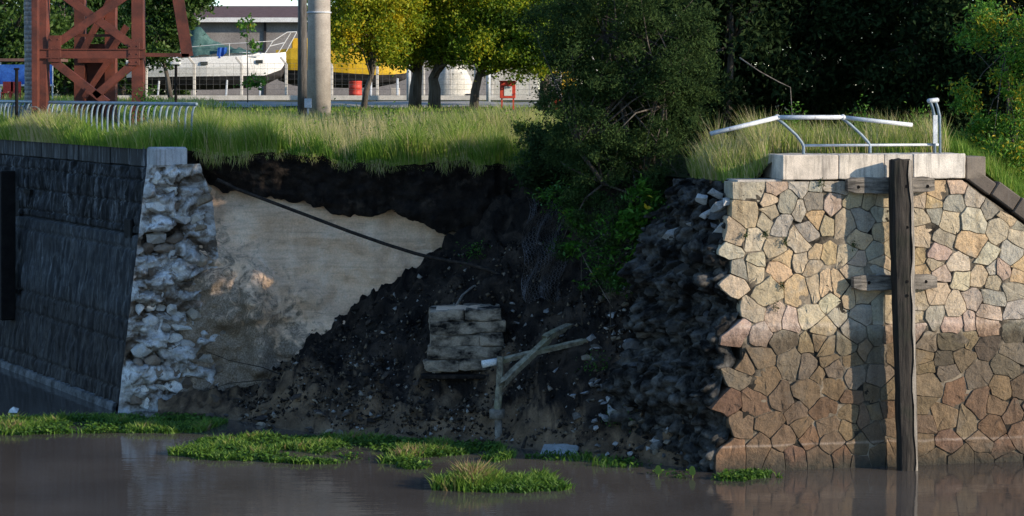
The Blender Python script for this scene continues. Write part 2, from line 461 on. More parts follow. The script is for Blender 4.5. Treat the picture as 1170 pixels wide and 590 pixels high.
# crumbs of earth and grit strewn over the slump
nc_ = 9000; X = rng.uniform(-6.6, 3.6, nc_); Y = np.interp(X, BX, BY) + rng.uniform(0, 1, nc_) ** 1.2 * 4.6
Z = debris(X, Y); k_ = (Z > .02) & (Y < np.minimum(52.6, front(X) + .2)); X, Y, Z = X[k_], Y[k_], Z[k_]; nc_ = len(X)
sz = .018 + .05 * rng.uniform(0, 1, nc_) ** 3
O8 = np.array([(1, 0, 0), (-1, 0, 0), (0, 1, 0), (0, -1, 0), (0, 0, 1), (0, 0, -1)], float); F8 = np.array([(0, 2, 4), (2, 1, 4), (1, 3, 4), (3, 0, 4), (2, 0, 5), (1, 2, 5), (3, 1, 5), (0, 3, 5)])
V = np.stack([X, Y, Z], 1)[:, None, :] + O8[None] * sz[:, None, None] * rng.uniform(.5, 1.3, (nc_, 6, 1)) + rng.normal(size=(nc_, 6, 3)) * .25 * sz[:, None, None]
M_crumb, nt, out = newmat('earth_crumbs'); at = N(nt, 'ShaderNodeAttribute', attribute_name='tone')
bsdf(nt, out, ramp(nt, at.outputs['Fac'], [(0, (.008, .007, .006)), (.6, (.045, .035, .028)), (.85, (.16, .12, .08)), (1, (.30, .29, .27))]), .95, None, 0, .1)
tag(mesh('earth_crumbs', V.reshape(-1, 3), (np.arange(nc_)[:, None, None] * 6 + F8[None]).reshape(-1, 3), M_crumb, attr=np.repeat(rng.uniform(0, 1, nc_) ** 1.3, 6)), 'crumbs of dark earth and grit strewn over the slumped slope', 'earth', kind='stuff')

# ================================================================== GRASS AND LEAVES
def blades(name, base, hgt, wid, lean, tone, mat, parent=None, wind=(0, 0)):
    """grass: one bent blade per base point"""
    n = len(base); hgt = np.broadcast_to(hgt, n); wid = np.broadcast_to(wid, n)
    a = rng.uniform(0, 2 * np.pi, n); l = lean * rng.uniform(.2, 1, n) * hgt
    dx = np.cos(a) * l + wind[0] * hgt; dy = np.sin(a) * l + wind[1] * hgt
    f = rng.uniform(-.9, .9, n); wx, wy = np.cos(f) * wid / 2, np.sin(f) * wid / 2   # mostly broad side on
    V = np.zeros((n, 5, 3))
    for k, (t, w) in enumerate(((0, 1), (0, -1), (.55, .8), (.55, -.8), (1, 0))):
        V[:, k, 0] = base[:, 0] + dx * t ** 1.7 + wx * w
        V[:, k, 1] = base[:, 1] + dy * t ** 1.7 + wy * w
        V[:, k, 2] = base[:, 2] + hgt * (t - .18 * lean * t * t)
    i = np.arange(n)[:, None] * 5
    tri = np.concatenate([i + np.array([[0, 1, 3]]), i + np.array([[0, 3, 2]]), i + np.array([[2, 3, 4]])], 0)
    return mesh(name, V.reshape(-1, 3), tri, mat, parent, attr=np.repeat(tone, 5))

def leaves(name, pts, size, tone, mat, parent=None, up=.3, asp=.45, flat=None):
    """one folded four-cornered leaf per point"""
    n = len(pts); size = np.broadcast_to(size, n)[:, None]
    nrm = rng.normal(size=(n, 3)); nrm[:, 2] += up * 2; nrm /= np.linalg.norm(nrm, axis=1)[:, None]
    d = rng.normal(size=(n, 3)); d -= nrm * (d * nrm).sum(1)[:, None]; d /= np.linalg.norm(d, axis=1)[:, None]
    s = np.cross(nrm, d)
    V = np.zeros((n, 4, 3))
    V[:, 0] = pts - d * size * .5; V[:, 2] = pts + d * size * .5 - nrm * size * .08
    V[:, 1] = pts + s * size * asp * .5 + nrm * size * .08; V[:, 3] = pts - s * size * asp * .5 + nrm * size * .08
    i = np.arange(n)[:, None] * 4
    tri = np.concatenate([i + np.array([[0, 1, 2]]), i + np.array([[0, 2, 3]])], 0)
    return mesh(name, V.reshape(-1, 3), tri, mat, parent, attr=np.repeat(tone, 4))

M_grass = leaf_mat('meadow_grass', [(0, (.05, .12, .012)), (.35, (.14, .27, .025)), (.62, (.28, .36, .06)), (.8, (.46, .42, .17)), (1, (.58, .48, .28))], .45, .6)
M_weed = leaf_mat('water_weed', [(0, (.018, .045, .010)), (.45, (.055, .13, .016)), (.8, (.13, .22, .03)), (.93, (.20, .24, .05)), (1, (.24, .17, .08))], .3, .55)

# long grass on the quay between the walls and the fence
def meadow(n, x0, x1, d0, d1, pw, hf):
    X = rng.uniform(x0, x1, n); d = d0 + (d1 - d0) * rng.uniform(0, 1, n) ** pw; Y = front(X) + d
    patch = fbm(np.stack([X * .45, Y * .3, X * 0], 1), 3, 61)
    clump = fbm(np.stack([X * 2.0, Y * 2.0, X * 0], 1), 2, 62)
    keep = (rng.uniform(-1, 1, n) < .75 + patch + .6 * clump); X, Y, d, patch, clump = (q[keep] for q in (X, Y, d, patch, clump))
    b = np.stack([X, Y, gz(X, Y) - .03], 1); nn = len(X)
    hg = hf(d) * (1 + .45 * patch + .45 * clump) * rng.uniform(.55, 1.2, nn)
    tone = np.clip(.42 + .22 * patch + .14 * rng.normal(size=nn) + .25 * (hg > .75 * hf(d)) * rng.uniform(0, 1, nn), 0, 1)
    return b, hg, tone
parts = [meadow(46000, -8.3, 2.2, -.05, 5, 1.5, lambda d: .80 - .03 * d), meadow(26000, -14, 3, 4, 16, 1.0, lambda d: .58 - .014 * d),
         meadow(20000, -24, 8, 14, 30, 1.0, lambda d: np.maximum(.34 - .008 * (d - 14), .16)), meadow(22000, -18.0, -8.0, -.10, 3.0, 1.3, lambda d: .56 + .02 * d)]
bb = np.concatenate([q[0] for q in parts]); hh = np.concatenate([q[1] for q in parts]); tt = np.concatenate([q[2] for q in parts])
tag(blades('meadow_grass', bb, hh, .016 + .008 * (bb[:, 1] - 52) / 20, .55, tt, M_grass, wind=(-.08, 0)),
    'long green grass with straw tips growing along the top of the quay', 'grass', kind='stuff')
# thin stalks with seed heads standing above the blades
X = rng.uniform(-8.2, 1, 5200); Yd = front(X) + rng.uniform(0, 7, 5200); b = np.stack([X, Yd, gz(X, Yd)], 1)
tag(blades('seed_stalks', b, rng.uniform(.6, 1.0, 5200), .009, .35, rng.uniform(.72, 1, 5200), M_grass, wind=(-.1, 0)),
    'dry straw seed stalks standing above the green meadow grass', 'grass', kind='stuff')
# dead roots and straw hanging over the broken edge
X = rng.uniform(-7.9, .8, 5200); X = X[:2600]; nr = len(X); lm = np.clip(.45 + .7 * fbm(np.stack([X * 2.4, X * 0, X * 0], 1), 3, 66), .05, 1); b = np.stack([X, front(X) - .02 + rng.uniform(-.10, .06, nr), lipz(X) + .06 - .22 * rng.uniform(0, 1, nr) ** 2], 1)
o = blades('hanging_roots', b, -.36 * lm * rng.uniform(.2, 1, nr), .009, .5, rng.uniform(.5, .95, nr), M_grass, wind=(0, .12))
tag(o, 'dead straw and roots hanging over the broken soil edge', 'roots', kind='stuff')

# broad-leaved weeds between the grass
cw = []
for k in range(46):
    x_ = rng.uniform(-8, 1.5); y_ = float(front(np.array([x_]))[0]) + rng.uniform(.1, 9); c_ = np.array([x_, y_, gz1(x_, y_) + rng.uniform(.25, .5)])
    cw.append(c_[None] + rng.normal(size=(70, 3)) * np.array([.16, .16, rng.uniform(.12, .26)]))
cw = np.concatenate(cw)
tag(leaves('meadow_weeds', cw, rng.uniform(.06, .14, len(cw)), rng.uniform(.0, .5, len(cw)), M_grass, None, .5, .4), 'darker broad-leaved weeds scattered through the long meadow grass', 'weeds', kind='stuff')

# dry grass on the ledge and behind the bent railing
def tuft(name, label, x0, x1, y0, y1, n, h0, h1, t0, t1, g='ledge'):
    X = rng.uniform(x0, x1, n); Y = rng.uniform(y0, y1, n)
    k = Y > front(X) + .03; X, Y = X[k], Y[k]; n = len(X)
    c = fbm(np.stack([X * 2.2, Y * 2.2, X * 0], 1), 2, 71)
    hg = rng.uniform(h0, h1, n) * (1 + .5 * c)
    tag(blades(name, np.stack([X, Y, gz(X, Y) - .03], 1), hg, .013, .45, np.clip(rng.uniform(t0, t1, n) + .15 * c, 0, 1), M_grass, wind=(-.1, 0)), label, 'grass', kind='stuff')
tuft('dry_grass', 'yellow dry grass on the broken ledge left of the coping', 3.9, 5.35, 43.8, 46.5, 4200, .35, .95, .45, 1.0)
tuft('coping_grass', 'straw and green grass behind the bent railing', 5.2, 9.4, 44.9, 47.2, 9000, .35, .85, .35, .95)
tuft('bank_grass', 'short green grass on the sloping bank at right edge', 9.5, 13.0, 44.55, 48.5, 14000, .2, .55, .05, .6)

# ---- floating weed in the water
def weed(name, label, poly, n, h0, h1, tone0=.25, tone1=.8):
    pts = [on_water(*q) for q in poly]; xs_ = [q.x for q in pts]; ys_ = [q.y for q in pts]
    X = rng.uniform(min(xs_), max(xs_), n * 3); Y = rng.uniform(min(ys_), max(ys_), n * 3)
    ins = np.zeros(len(X), bool); j = len(pts) - 1
    wob = .22 * fbm(np.stack([X * 1.6, Y * 1.6, X * 0], 1), 3, 83); Yw = Y + wob
    for i in range(len(pts)):
        xi, yi, xj, yj = pts[i].x, pts[i].y, pts[j].x, pts[j].y
        c = ((yi > Yw) != (yj > Yw)) & (X < (xj - xi) * (Yw - yi) / (yj - yi + 1e-9) + xi); ins ^= c; j = i
    ins &= fbm(np.stack([X * .9, Y * 1.5, X * 0], 1), 3, 87) > rng.uniform(-.55, -.05, len(X))
    X, Y = X[ins][:n], Y[ins][:n]; m = len(X)
    c = fbm(np.stack([X * 1.3, Y * 1.3, X * 0], 1), 3, 81)
    b = np.stack([X, Y, np.full(m, -.02)], 1)
    hg = rng.uniform(h0, h1, m) * (1 + .9 * c)
    o = blades(name, b, hg, .035, .9, np.clip(rng.uniform(tone0, tone1, m) * .9 + .45 * c + .04 * rng.normal(size=m), 0, 1), M_weed)
    tag(o, label, 'water plants', 'rafts of water weed', 'stuff')
    # low round leaves lying between the shoots
    k = m // 2; q = np.stack([X[:k], Y[:k], rng.uniform(.02, .10, k)], 1)
    l = leaves('weed_leaves', q, rng.uniform(.05, .12, k), np.clip(rng.uniform(.1, .75, k), 0, 1), M_weed, o, up=1.2, asp=.75)
    l['kind'] = 'stuff'
weed('floating_weed', 'long raft of green water weed below the dark left wall', [(-30, 478), (60, 480), (150, 477), (235, 476), (262, 482), (230, 494), (120, 496), (-30, 499)], 9000, .06, .20)
weed('floating_weed', 'wide raft of green water weed at the foot of the slumped earth', [(190, 521), (235, 503), (300, 499), (400, 503), (500, 506), (565, 508), (590, 522), (560, 530), (420, 531), (260, 528)], 12000, .06, .19)
weed('floating_weed', 'bright green grassy islet in open water, nearest the camera', [(494, 560), (510, 548), (560, 545), (620, 551), (656, 559), (630, 563), (540, 564)], 5200, .14, .34, .45, .9)
weed('floating_weed', 'small green weed fringe at the foot of the stone wall', [(812, 549), (830, 541), (880, 541), (895, 546), (850, 551)], 700, .06, .2)
weed('floating_weed', 'sparse weed along the water under the rubble heap', [(600, 524), (660, 519), (760, 532), (800, 540), (780, 548), (690, 536)], 650, .05, .16, .1, .5)
sp = on_water(15, 473); tag(mesh('plastic_scrap', [(sp.x - .12, sp.y, .02), (sp.x + .11, sp.y - .05, .03), (sp.x + .13, sp.y + .05, .12), (sp.x, sp.y + .02, .17), (sp.x - .10, sp.y + .06, .09)], [(0, 1, 2, 3, 4), (4, 3, 2, 1, 0)], rough_mat('white_plastic', (.6, .6, .6), (.8, .8, .8), 5, 30, .5)), 'white plastic scrap caught in weed at the far left', 'scrap')
for x_, y_, lab in ((752, 545, 'lone pale green water leaf left of the wall foot'), (791, 546, 'lone pale green water leaf nearer the wall foot')):
    q = on_water(x_, y_); m = MB(); m.tube([(q.x, q.y, -.1), (q.x + .01, q.y, .06)], .012, 5)
    V_ = [(q.x + .075 * math.cos(a) * (1.0 if math.sin(a) < 0 else .8), q.y - .03 * math.cos(a), .14 + .10 * math.sin(a)) for a in np.linspace(0, 2 * math.pi, 11)[:-1]]
    m.add(V_, [tuple(range(10))]); o = mesh('water_leaf', m.V, m.F, M_weed, None, attr=np.full(len(m.V), .86)); tag(o, lab, 'leaf', 'lone water leaves')
weed('floating_weed', 'small tuft of weed floating between the two green rafts', [(452, 533), (475, 529), (497, 531), (490, 536), (465, 537)], 320, .06, .16)
# ================================================================== RIGHT QUAY WALL (polygonal rubble masonry)
def rwall(u, z, d=0.0):
    q = RO + RU * u + RN * d
    return Vector((q[0], q[1], z))
def px_rwall(x, y, d=0.0):
    """pixel -> (u, z) on the wall plane (d metres proud)"""
    k = np.array([(x - CX) / F, 1.0]); O = RO + RN * d
    t = O.dot(RN) / k.dot(RN); p = k * t
    return float((p - O).dot(RU)), float(HC - (y - HY) * t / F)
SEEDS = """856 220 g;886 215 p;912 215 g;932 213 g;854 244 t;878 230 t;896 233 g;913 240 l;929 233 d;880 241 t;890 258 g;839 268 t;860 275 l;874 252 t;912 275 t;925 263 g;935 254 o
835 291 l;861 299 l;884 284 t;893 297 o;916 297 t;931 290 o;842 308 g;954 213 g;954 234 p;942 256 t;964 256 t;946 290 o;980 273 o;970 291 t;980 299 p;986 250 g;1007 245 g;1007 267 t;1001 288 g;1015 285 t;1005 303 t
977 228 t;993 228 t;1010 228 t;1030 235 g;1030 262 t;1030 290 t;1030 322 g;1048 227 p;1046 248 t;1053 271 t;1051 297 o;1071 220 o;1091 215 p;1067 242 g;1067 230 o;1091 233 g;1086 252 l;1113 223 l;1135 232 d;1112 251 l;1153 246 t
1140 263 l;1167 255 g;1081 273 g;1106 277 o;1164 272 t;1073 288 p;1093 302 l;1068 303 t;1126 296 l;1156 291 g;1166 305 o;1148 306 p;836 323 t;873 331 y;914 331 o;860 305 l;891 309 o;928 304 t;860 354 t;885 363 p;930 359 l
903 367 p;839 385 p;869 381 p;893 391 d;924 394 t;869 408 t;904 418 g;937 391 t;849 417 t;932 326 t;943 327 o;958 326 o;979 306 t;1003 308 g;948 345 l;960 359 l;971 339 o;987 359 g;988 339 o;977 381 g;942 379 t;945 395 t;968 396 g;988 398 t
1003 355 g;1004 381 g;1003 406 g;948 414 t;972 411 t;1017 353 t;1017 381 p;1020 406 t;1048 345 t;1047 361 t;1047 379 p;1054 408 t;1095 316 l;1055 310 o;1073 311 p;1117 318 t;1132 306 g;1163 312 o;1134 321 t;1158 332 g;1069 337 t
1092 352 t;1110 344 p;1132 339 g;1130 357 p;1158 353 g;1066 361 g;1106 371 p;1090 371 p;1058 389 g;1087 389 d;1107 383 t;1127 397 d;1158 379 d;1127 373 p;1160 402 g;1081 414 d;1099 410 t;1152 418 g
925 420 g;952 421 g;843 432 g;873 436 t;895 453 b;925 448 b;952 443 t;935 431 t;977 431 g;832 460 r;865 457 r;908 473 b;940 469 r;974 454 r;972 474 t;985 476 b;848 487 b;879 486 b;966 492 t;895 502 b;926 500 r;952 505 b;914 489 b;945 488 b
981 510 b;840 521 r;865 517 b;883 529 b;907 527 r;936 526 b;962 525 r;981 526 b;1058 420 t;1082 422 g;1117 431 g;1002 429 g;995 450 b;1020 446 t;1059 441 t;1090 448 r;1122 462 r;1146 446 t;1164 443 b;1056 460 t;1079 476 t;1106 482 t;1139 462 b
1156 472 b;1136 483 r;1054 484 b;1082 505 r;1054 505 b;1120 505 b;1146 510 r;1165 498 r;1000 469 t;1018 466 r;997 495 b;1023 486 b;1021 516 b;1002 517 b;1068 526 b;1097 526 b;1123 526 b;1154 528 r"""
GHOST = [(821, 220), (812, 244), (812, 268), (809, 291), (824, 308), (800, 323), (830, 350), (812, 385), (836, 408), (797, 432), (794, 460), (814, 487), (804, 521), (822, 365), (820, 335), (815, 445), (815, 505)]
PAL = dict(g=(.37, .34, .28), p=(.45, .35, .28), t=(.45, .37, .26), l=(.48, .42, .32), d=(.24, .22, .18), o=(.50, .37, .23), y=(.52, .44, .29), b=(.35, .275, .205), r=(.38, .265, .20))
seeds = []
for row in SEEDS.split('\n'):
    for s in row.split(';'):
        x, y, k = s.split(); u, z = px_rwall(float(x), float(y)); seeds.append((u, z, k, True))
rr = random.Random(3)
for i in range(10):                                   # the wall goes on a little past the frame
    for j in range(14):
        seeds.append((7.05 + i * .62 + rr.uniform(-.18, .18), -.1 + j * .50 + rr.uniform(-.14, .14), rr.choice('gtplbr'), True))
for x, y in GHOST:
    u, z = px_rwall(x, y); seeds.append((u, z, 'g', False))
for s in list(seeds):                                 # stones under the water
    pass
def topline(u):
    return 5.955 if u < 5.35 else max(5.955 - (u - 5.35) * .70, 2.45)
M_stone = stone_mat('wall_stone')
M_mortar = rough_mat('old_mortar', (.03, .026, .02), (.16, .13, .10), 3, 30, bs=.6, bd=.02)
rw = thing('quay_wall', 'sunlit quay wall of irregular tan stones with pale granite coping', 'wall', rwall(3, 0, 0))
def clip(poly, nx_, nz_, c):
    r = []
    for i in range(len(poly)):
        a, b = poly[i], poly[(i + 1) % len(poly)]
        da, db = a[0] * nx_ + a[1] * nz_ - c, b[0] * nx_ + b[1] * nz_ - c
        if da <= 0: r.append(a)
        if (da < 0) != (db < 0) and da != db:
            t = da / (da - db); r.append((a[0] + (b[0] - a[0]) * t, a[1] + (b[1] - a[1]) * t))
    return r
def inset(poly, d):
    q = poly
    n = len(poly); area = sum(poly[i][0] * poly[(i + 1) % n][1] - poly[(i + 1) % n][0] * poly[i][1] for i in range(n))
    sg = 1 if area > 0 else -1
    for i in range(n):
        a, b = poly[i], poly[(i + 1) % n]; ex, ez = b[0] - a[0], b[1] - a[1]; l = math.hypot(ex, ez)
        if l < 1e-6: continue
        nx_, nz_ = ez / l * sg, -ex / l * sg
        q = clip(q, nx_, nz_, a[0] * nx_ + a[1] * nz_ - d)
        if len(q) < 3: return q
    return q
def round_corners(poly, f):
    r = []; n = len(poly)
    for i in range(n):
        a, b, c = poly[i - 1], poly[i], poly[(i + 1) % n]
        la, lc = math.dist(a, b), math.dist(b, c)
        ka, kc = min(f, la * .3) / (la + 1e-9), min(f, lc * .3) / (lc + 1e-9)
        r.append((b[0] + (a[0] - b[0]) * ka, b[1] + (a[1] - b[1]) * ka)); r.append((b[0] + (c[0] - b[0]) * kc, b[1] + (c[1] - b[1]) * kc))
    return r
SA = np.array([(s[0], s[1]) for s in seeds])
wall_cells = []
for i, (u, z, k, real) in enumerate(seeds):
    if not real: continue
    poly = [(u - .85, z - .7), (u + .85, z - .7), (u + .85, z + .7), (u - .85, z + .7)]
    dd = np.linalg.norm(SA - SA[i], axis=1)
    for j in np.argsort(dd)[1:26]:
        qx, qz = SA[j]; ex, ez = qx - u, qz - z
        pr_ = random.Random(int(min(i, j) * 1000 + max(i, j))); ang = pr_.uniform(-.07, .07); fr = .5 + (1 if i < j else -1) * pr_.uniform(-.12, .12)
        mx_, mz_ = u + ex * fr, z + ez * fr; ca, sa_ = math.cos(ang), math.sin(ang); ex, ez = ex * ca - ez * sa_, ex * sa_ + ez * ca
        poly = clip(poly, ex, ez, ex * mx_ + ez * mz_)
    poly = clip(poly, 0, -1, .45)
    poly = clip(poly, 0, 1, 5.955); poly = clip(poly, .70, 1, 5.955 + 5.35 * .70 - .05)
    if len(poly) < 3: continue
    p1 = inset(poly, .003 + .006 * rr.random())
    if len(p1) < 3: continue
    p1 = round_corners(p1, .012)
    q1 = []
    for a in range(len(p1)):                              # subdivide long edges, then warp: joints run crooked
        s0_, s1_ = p1[a], p1[(a + 1) % len(p1)]; kk = 3 if math.dist(s0_, s1_) > .22 else 2 if math.dist(s0_, s1_) > .1 else 1
        q1 += [(s0_[0] + (s1_[0] - s0_[0]) * b / kk, s0_[1] + (s1_[1] - s0_[1]) * b / kk) for b in range(kk)]
    qa = np.array([(a, b, 0.) for a, b in q1]); wu = .055 * vnoise(qa * 2.6, 201) + .016 * vnoise(qa * 8.5, 203); wz = .055 * vnoise(qa * 2.6, 207) + .016 * vnoise(qa * 8.5, 209)
    p1 = [(a + float(x_), min(b + float(y_) * (b < 5.8), 5.955)) for (a, b), x_, y_ in zip(q1, wu, wz)]
    n = len(p1)
    cu, cz = sum(q[0] for q in p1) / n, sum(q[1] for q in p1) / n
    d0 = rr.uniform(.0, .028); tu, tz = rr.uniform(-.05, .05), rr.uniform(-.05, .05)
    def ring(f, d, jit=0.0):
        return [rwall(cu + (q[0] - cu) * f, cz + (q[1] - cz) * f, d + tu * (q[0] - cu) * f + tz * (q[1] - cz) * f + rr.uniform(-jit, jit)) for q in p1]
    V = ring(1, -.12 if cu > 1.0 else -.55) + ring(1, d0 - .010) + ring(.965, d0 + .003, .005) + ring(.55, d0 + .006, .010) + [rwall(cu + rr.uniform(-.04, .04), cz + rr.uniform(-.03, .03), d0 + .010 + rr.uniform(-.004, .004))]
    Fs = []
    for r in range(3):
        for q in range(n): Fs.append((r * n + q, r * n + (q + 1) % n, (r + 1) * n + (q + 1) % n, (r + 1) * n + q))
    for q in range(n): Fs.append((3 * n + q, 3 * n + (q + 1) % n, 4 * n))
    area = sum(p1[a][0] * p1[(a + 1) % n][1] - p1[(a + 1) % n][0] * p1[a][1] for a in range(n))
    if area < 0: Fs = [f[::-1] for f in Fs]
    o = mesh('stone', V, Fs, M_stone, rw, 'edge')
    c = np.array(PAL[k]) * rr.uniform(.8, 1.12) * np.array([1 + rr.uniform(-.05, .05), 1, 1 + rr.uniform(-.08, .06)])
    o.color = (c[0], c[1], c[2], 1)
    wall_cells.append((cu, cz))
# mortar bed and body of the wall behind the stones
prof = [(.42, -2.3), (13.6, -2.3), (13.6, 2.4), (10.3, 2.4)] + [(5.35, 5.9), (.42, 5.9)]
V = [rwall(u, z, -.07) for u, z in prof] + [rwall(u, z, -1.5) for u, z in prof]; n = len(prof)
mesh('mortar_body', V, [tuple(range(n)), tuple(range(2 * n - 1, n - 1, -1))] + [(i, n + i, n + (i + 1) % n, (i + 1) % n) for i in range(n)], M_mortar, rw)
# pointing between the stones: flush in places, washed out in others
nu_, nz_2 = 240, 150
UU, ZG = np.meshgrid(np.linspace(.44, 7.4, nu_), np.linspace(-.6, 5.9, nz_2), indexing='ij'); U, Z = UU.ravel(), ZG.ravel()
Z = np.minimum(Z, np.where(U < 5.35, 5.9, 5.9 - (U - 5.35) * .70)); p = np.stack([U, Z, U * 0], 1)
d = -.016 + .022 * fbm(p * 1.6, 3, 221) + .012 * fbm(p * 9, 2, 223)
q = RO[None] + RU[None] * U[:, None] + RN[None] * np.clip(d, -.06, .03)[:, None]
M_point = rough_mat('washed_pointing', (.02, .017, .013), (.27, .22, .16), 1.5, 26, bs=.7, bd=.02, stops=(.42, .62))
mesh('pointing', np.stack([q[:, 0], q[:, 1], Z], 1), gridfaces(nu_, nz_2)[:, ::-1], M_point, rw)
# granite coping
def granite(name, a, b):
    m, nt, out = newmat(name); v = pos(nt); oi = N(nt, 'ShaderNodeObjectInfo')
    n1 = noise(nt, v, 2.2, 6, .65); n2 = noise(nt, v, 70, 3, .7); n3 = noise(nt, pos(nt, (9, 9, .8)), 1.2, 4, .6)
    col = mix(nt, 1.0, oi.outputs['Color'], ramp(nt, n1, [(.3, .62), (.6, 1.05)]), 'MULTIPLY')
    col = mix(nt, .6, col, ramp(nt, n2, [(.35, .55), (.6, 1.15)]), 'MULTIPLY')
    col = mix(nt, ramp(nt, n3, [(.50, 0.0), (.70, .65)]), col, (.13, .115, .10))
    bsdf(nt, out, col, .85, bump(nt, n2, .35, .008, bump(nt, n1, .4, .04)), 0, .3); return m
M_granite = granite('granite_coping', 0, 0)
AXR = (Vector((RU[0], RU[1], 0)), Vector((RN[0], RN[1], 0)), Vector((0, 0, 1)))
edges = [px_rwall(x, 190, .05)[0] for x in (893.5, 958, 1010, 1043, 1103)]
zc0, zc1 = 5.985, 6.495
for i in range(4):
    u0, u1 = edges[i] + .006, edges[i + 1] - .006
    o = rough_box('coping_stone', rwall((u0 + u1) / 2, (zc0 + zc1) / 2 + .004 * (i % 2), .06 - (.5 if i else .62) + .008 * (i % 2)), (u1 - u0) / 2, (.5 if i else .62), (zc1 - zc0) / 2, AXR, M_granite, rw, .009, 7, .14, .014)
    g_ = (.52, .55, .60, .62)[i]; o.color = ((.66, .57, .47, 1), (.64, .56, .46, 1), (.68, .61, .52, 1), (.70, .63, .54, 1))[i]
# bedding course (thin dark joint line is the gap) and levelled mortar ledge left of the coping
o = MB().box(rwall(.95, 5.955, -.55), .62, .52, .035, AXR, .02).build('ledge_slab', M_granite, rw); o.color = (.45, .40, .34, 1)
# sloping coping at the right
su = [px_rwall(x, 200, .05)[0] for x in (1104, 1127)]
o = MB().box(rwall((su[0] + su[1]) / 2, 6.20, -.40), (su[1] - su[0]) / 2 - .008, .44, .24, AXR, .02).build('coping_stone', M_granite, rw); o.color = (.20, .165, .13, 1)
o['label'] = 'brown block at the top of the sloping coping'
sl = Vector((RU[0], RU[1], -.70)).normalized(); nn = Vector((RU[0] * .70, RU[1] * .70, 1)).normalized()
for k in range(9):
    s0 = .02 + k * .62; a = rwall(su[0] + .02, 5.98, -.40) + sl * (s0 + .30) + nn * .20
    if k == 0: a = a - nn * .06
    o = MB().box(a, .30, .44, .15 + .02 * (k % 3), (sl, Vector((RN[0], RN[1], 0)), nn), .025).build('slope_stone', M_granite, rw)
    t = rr.uniform(.8, 1.2); o.color = (.13 * t, .105 * t, .085 * t, 1)

# ---- rock prototypes (angular, 20-40 triangles) shared by all rubble
def rock_mesh(i, flat=.7, n=13):
    r = random.Random(100 + i); bm = bmesh.new()
    for _ in range(n):
        v = Vector((r.gauss(0, 1), r.gauss(0, 1), r.gauss(0, 1))).normalized() * r.uniform(.8, 1)
        bm.verts.new((v.x, v.y * .8, v.z * flat))
    bmesh.ops.convex_hull(bm, input=bm.verts)
    for v in [v for v in bm.verts if not v.link_faces]: bm.verts.remove(v)
    me = bpy.data.meshes.new('rock'); bm.to_mesh(me); bm.free(); return me
M_rubble = stone_mat('rubble_stone', False, .8)
ROCKS = [rock_mesh(i, rr.uniform(.45, .9), rr.choice((10, 12, 15))) for i in range(14)]
BOULD = [rock_mesh(40 + i, rr.uniform(.6, .95), 26) for i in range(6)]
for me in ROCKS + BOULD: me.materials.append(M_rubble)
def rock(name, p_, s, parent=None, col=(.2, .2, .2), tilt=1.0, flat=1.0):
    o = bpy.data.objects.new(name, rr.choice(ROCKS if s < .27 or parent is None else BOULD)); COL.objects.link(o)
    o.location = Vector(p_) - org(parent); o.parent = parent
    o.rotation_euler = (rr.uniform(-tilt, tilt), rr.uniform(-tilt, tilt), rr.uniform(0, 6.28))
    o.scale = (s * rr.uniform(.8, 1.3), s * rr.uniform(.7, 1.1), s * rr.uniform(.7, 1.0) * flat)
    t = rr.uniform(.7, 1.25); o.color = (col[0] * t, col[1] * t, col[2] * t, 1)
    return o

# ---- broken core at the left end of the right wall
M_core = rough_mat('rubble_core', (.007, .006, .005), (.14, .132, .12), 2.6, 18, bs=.9, bd=.05, stops=(.42, .68), dark=((.012, .010, .009), 1.6, .55))
EZ = np.array([HC - (y - HY) * 43 / F for y in (545, 521, 487, 460, 432, 412, 385, 352, 323, 308, 291, 268, 244, 220, 207)])
EXp = np.array([826, 824, 834, 818, 824, 840, 828, 846, 822, 833, 826, 829, 836, 840, 842.])
def edge_u(z): return np.interp(z, EZ, [px_rwall(x, 300)[0] for x in EXp])
ns, nz = 70, 130
sa = np.linspace(0, 1, ns); za = np.linspace(-.8, 5.93, nz)
SS, ZG = np.meshgrid(sa, za, indexing='ij'); S, Z = SS.ravel(), ZG.ravel()
back = np.interp(Z, [-.8, 1.2, 2.5, 4.0, 5.2, 5.95], [1.75, 1.7, 1.45, 1.35, .75, .45])          # how far the core rakes out to the left
dep = 2.6 * S
u_ = edge_u(Z) + .05 - back * S ** 1.1; d_ = -.06 - dep
p = np.stack([u_ * 1.0, dep * 1.0, Z * 1.25], 1)
f1, f2, rv = cells(p * 3.4, 5); g1, g2, gv = cells(p * 1.5, 15)
disp = .26 * (rv - .5) + .20 * np.minimum((f2 - f1) * 3, 1) + .40 * (gv - .5) + .05 * fbm(p * 7, 3, 7)
disp *= sstep(S, 0, .06)
q = RO[None, :] + RU[None, :] * (u_ - disp * .75)[:, None] + RN[None, :] * (d_ + disp * .55)[:, None]
mesh('broken_core', np.stack([q[:, 0], q[:, 1], Z + .05 * fbm(p * 4, 2, 9)], 1), gridfaces(ns, nz)[:, ::-1], M_core, rw)
for k in range(190):
    z = rr.uniform(-.1, 5.8); s = rr.random() ** 1.2
    bk_ = float(np.interp(z, [-.8, 1.2, 2.5, 4.0, 5.2, 5.95], [1.75, 1.7, 1.45, 1.35, .75, .45]))
    u = float(edge_u(z)) - .02 - bk_ * s ** 1.1; d = -.22 - 2.6 * s
    sz = rr.uniform(.07, .16) if rr.random() < .6 else rr.uniform(.18, .36)
    lim = .85 if s < .05 else 1
    rock('rubble_stone', rwall(u + .03, z, d - .02), sz * lim, rw, rr.choice([(.08, .08, .08), (.045, .042, .038), (.14, .14, .145), (.03, .027, .025), (.085, .075, .062), (.04, .04, .04)]), .6, .75)
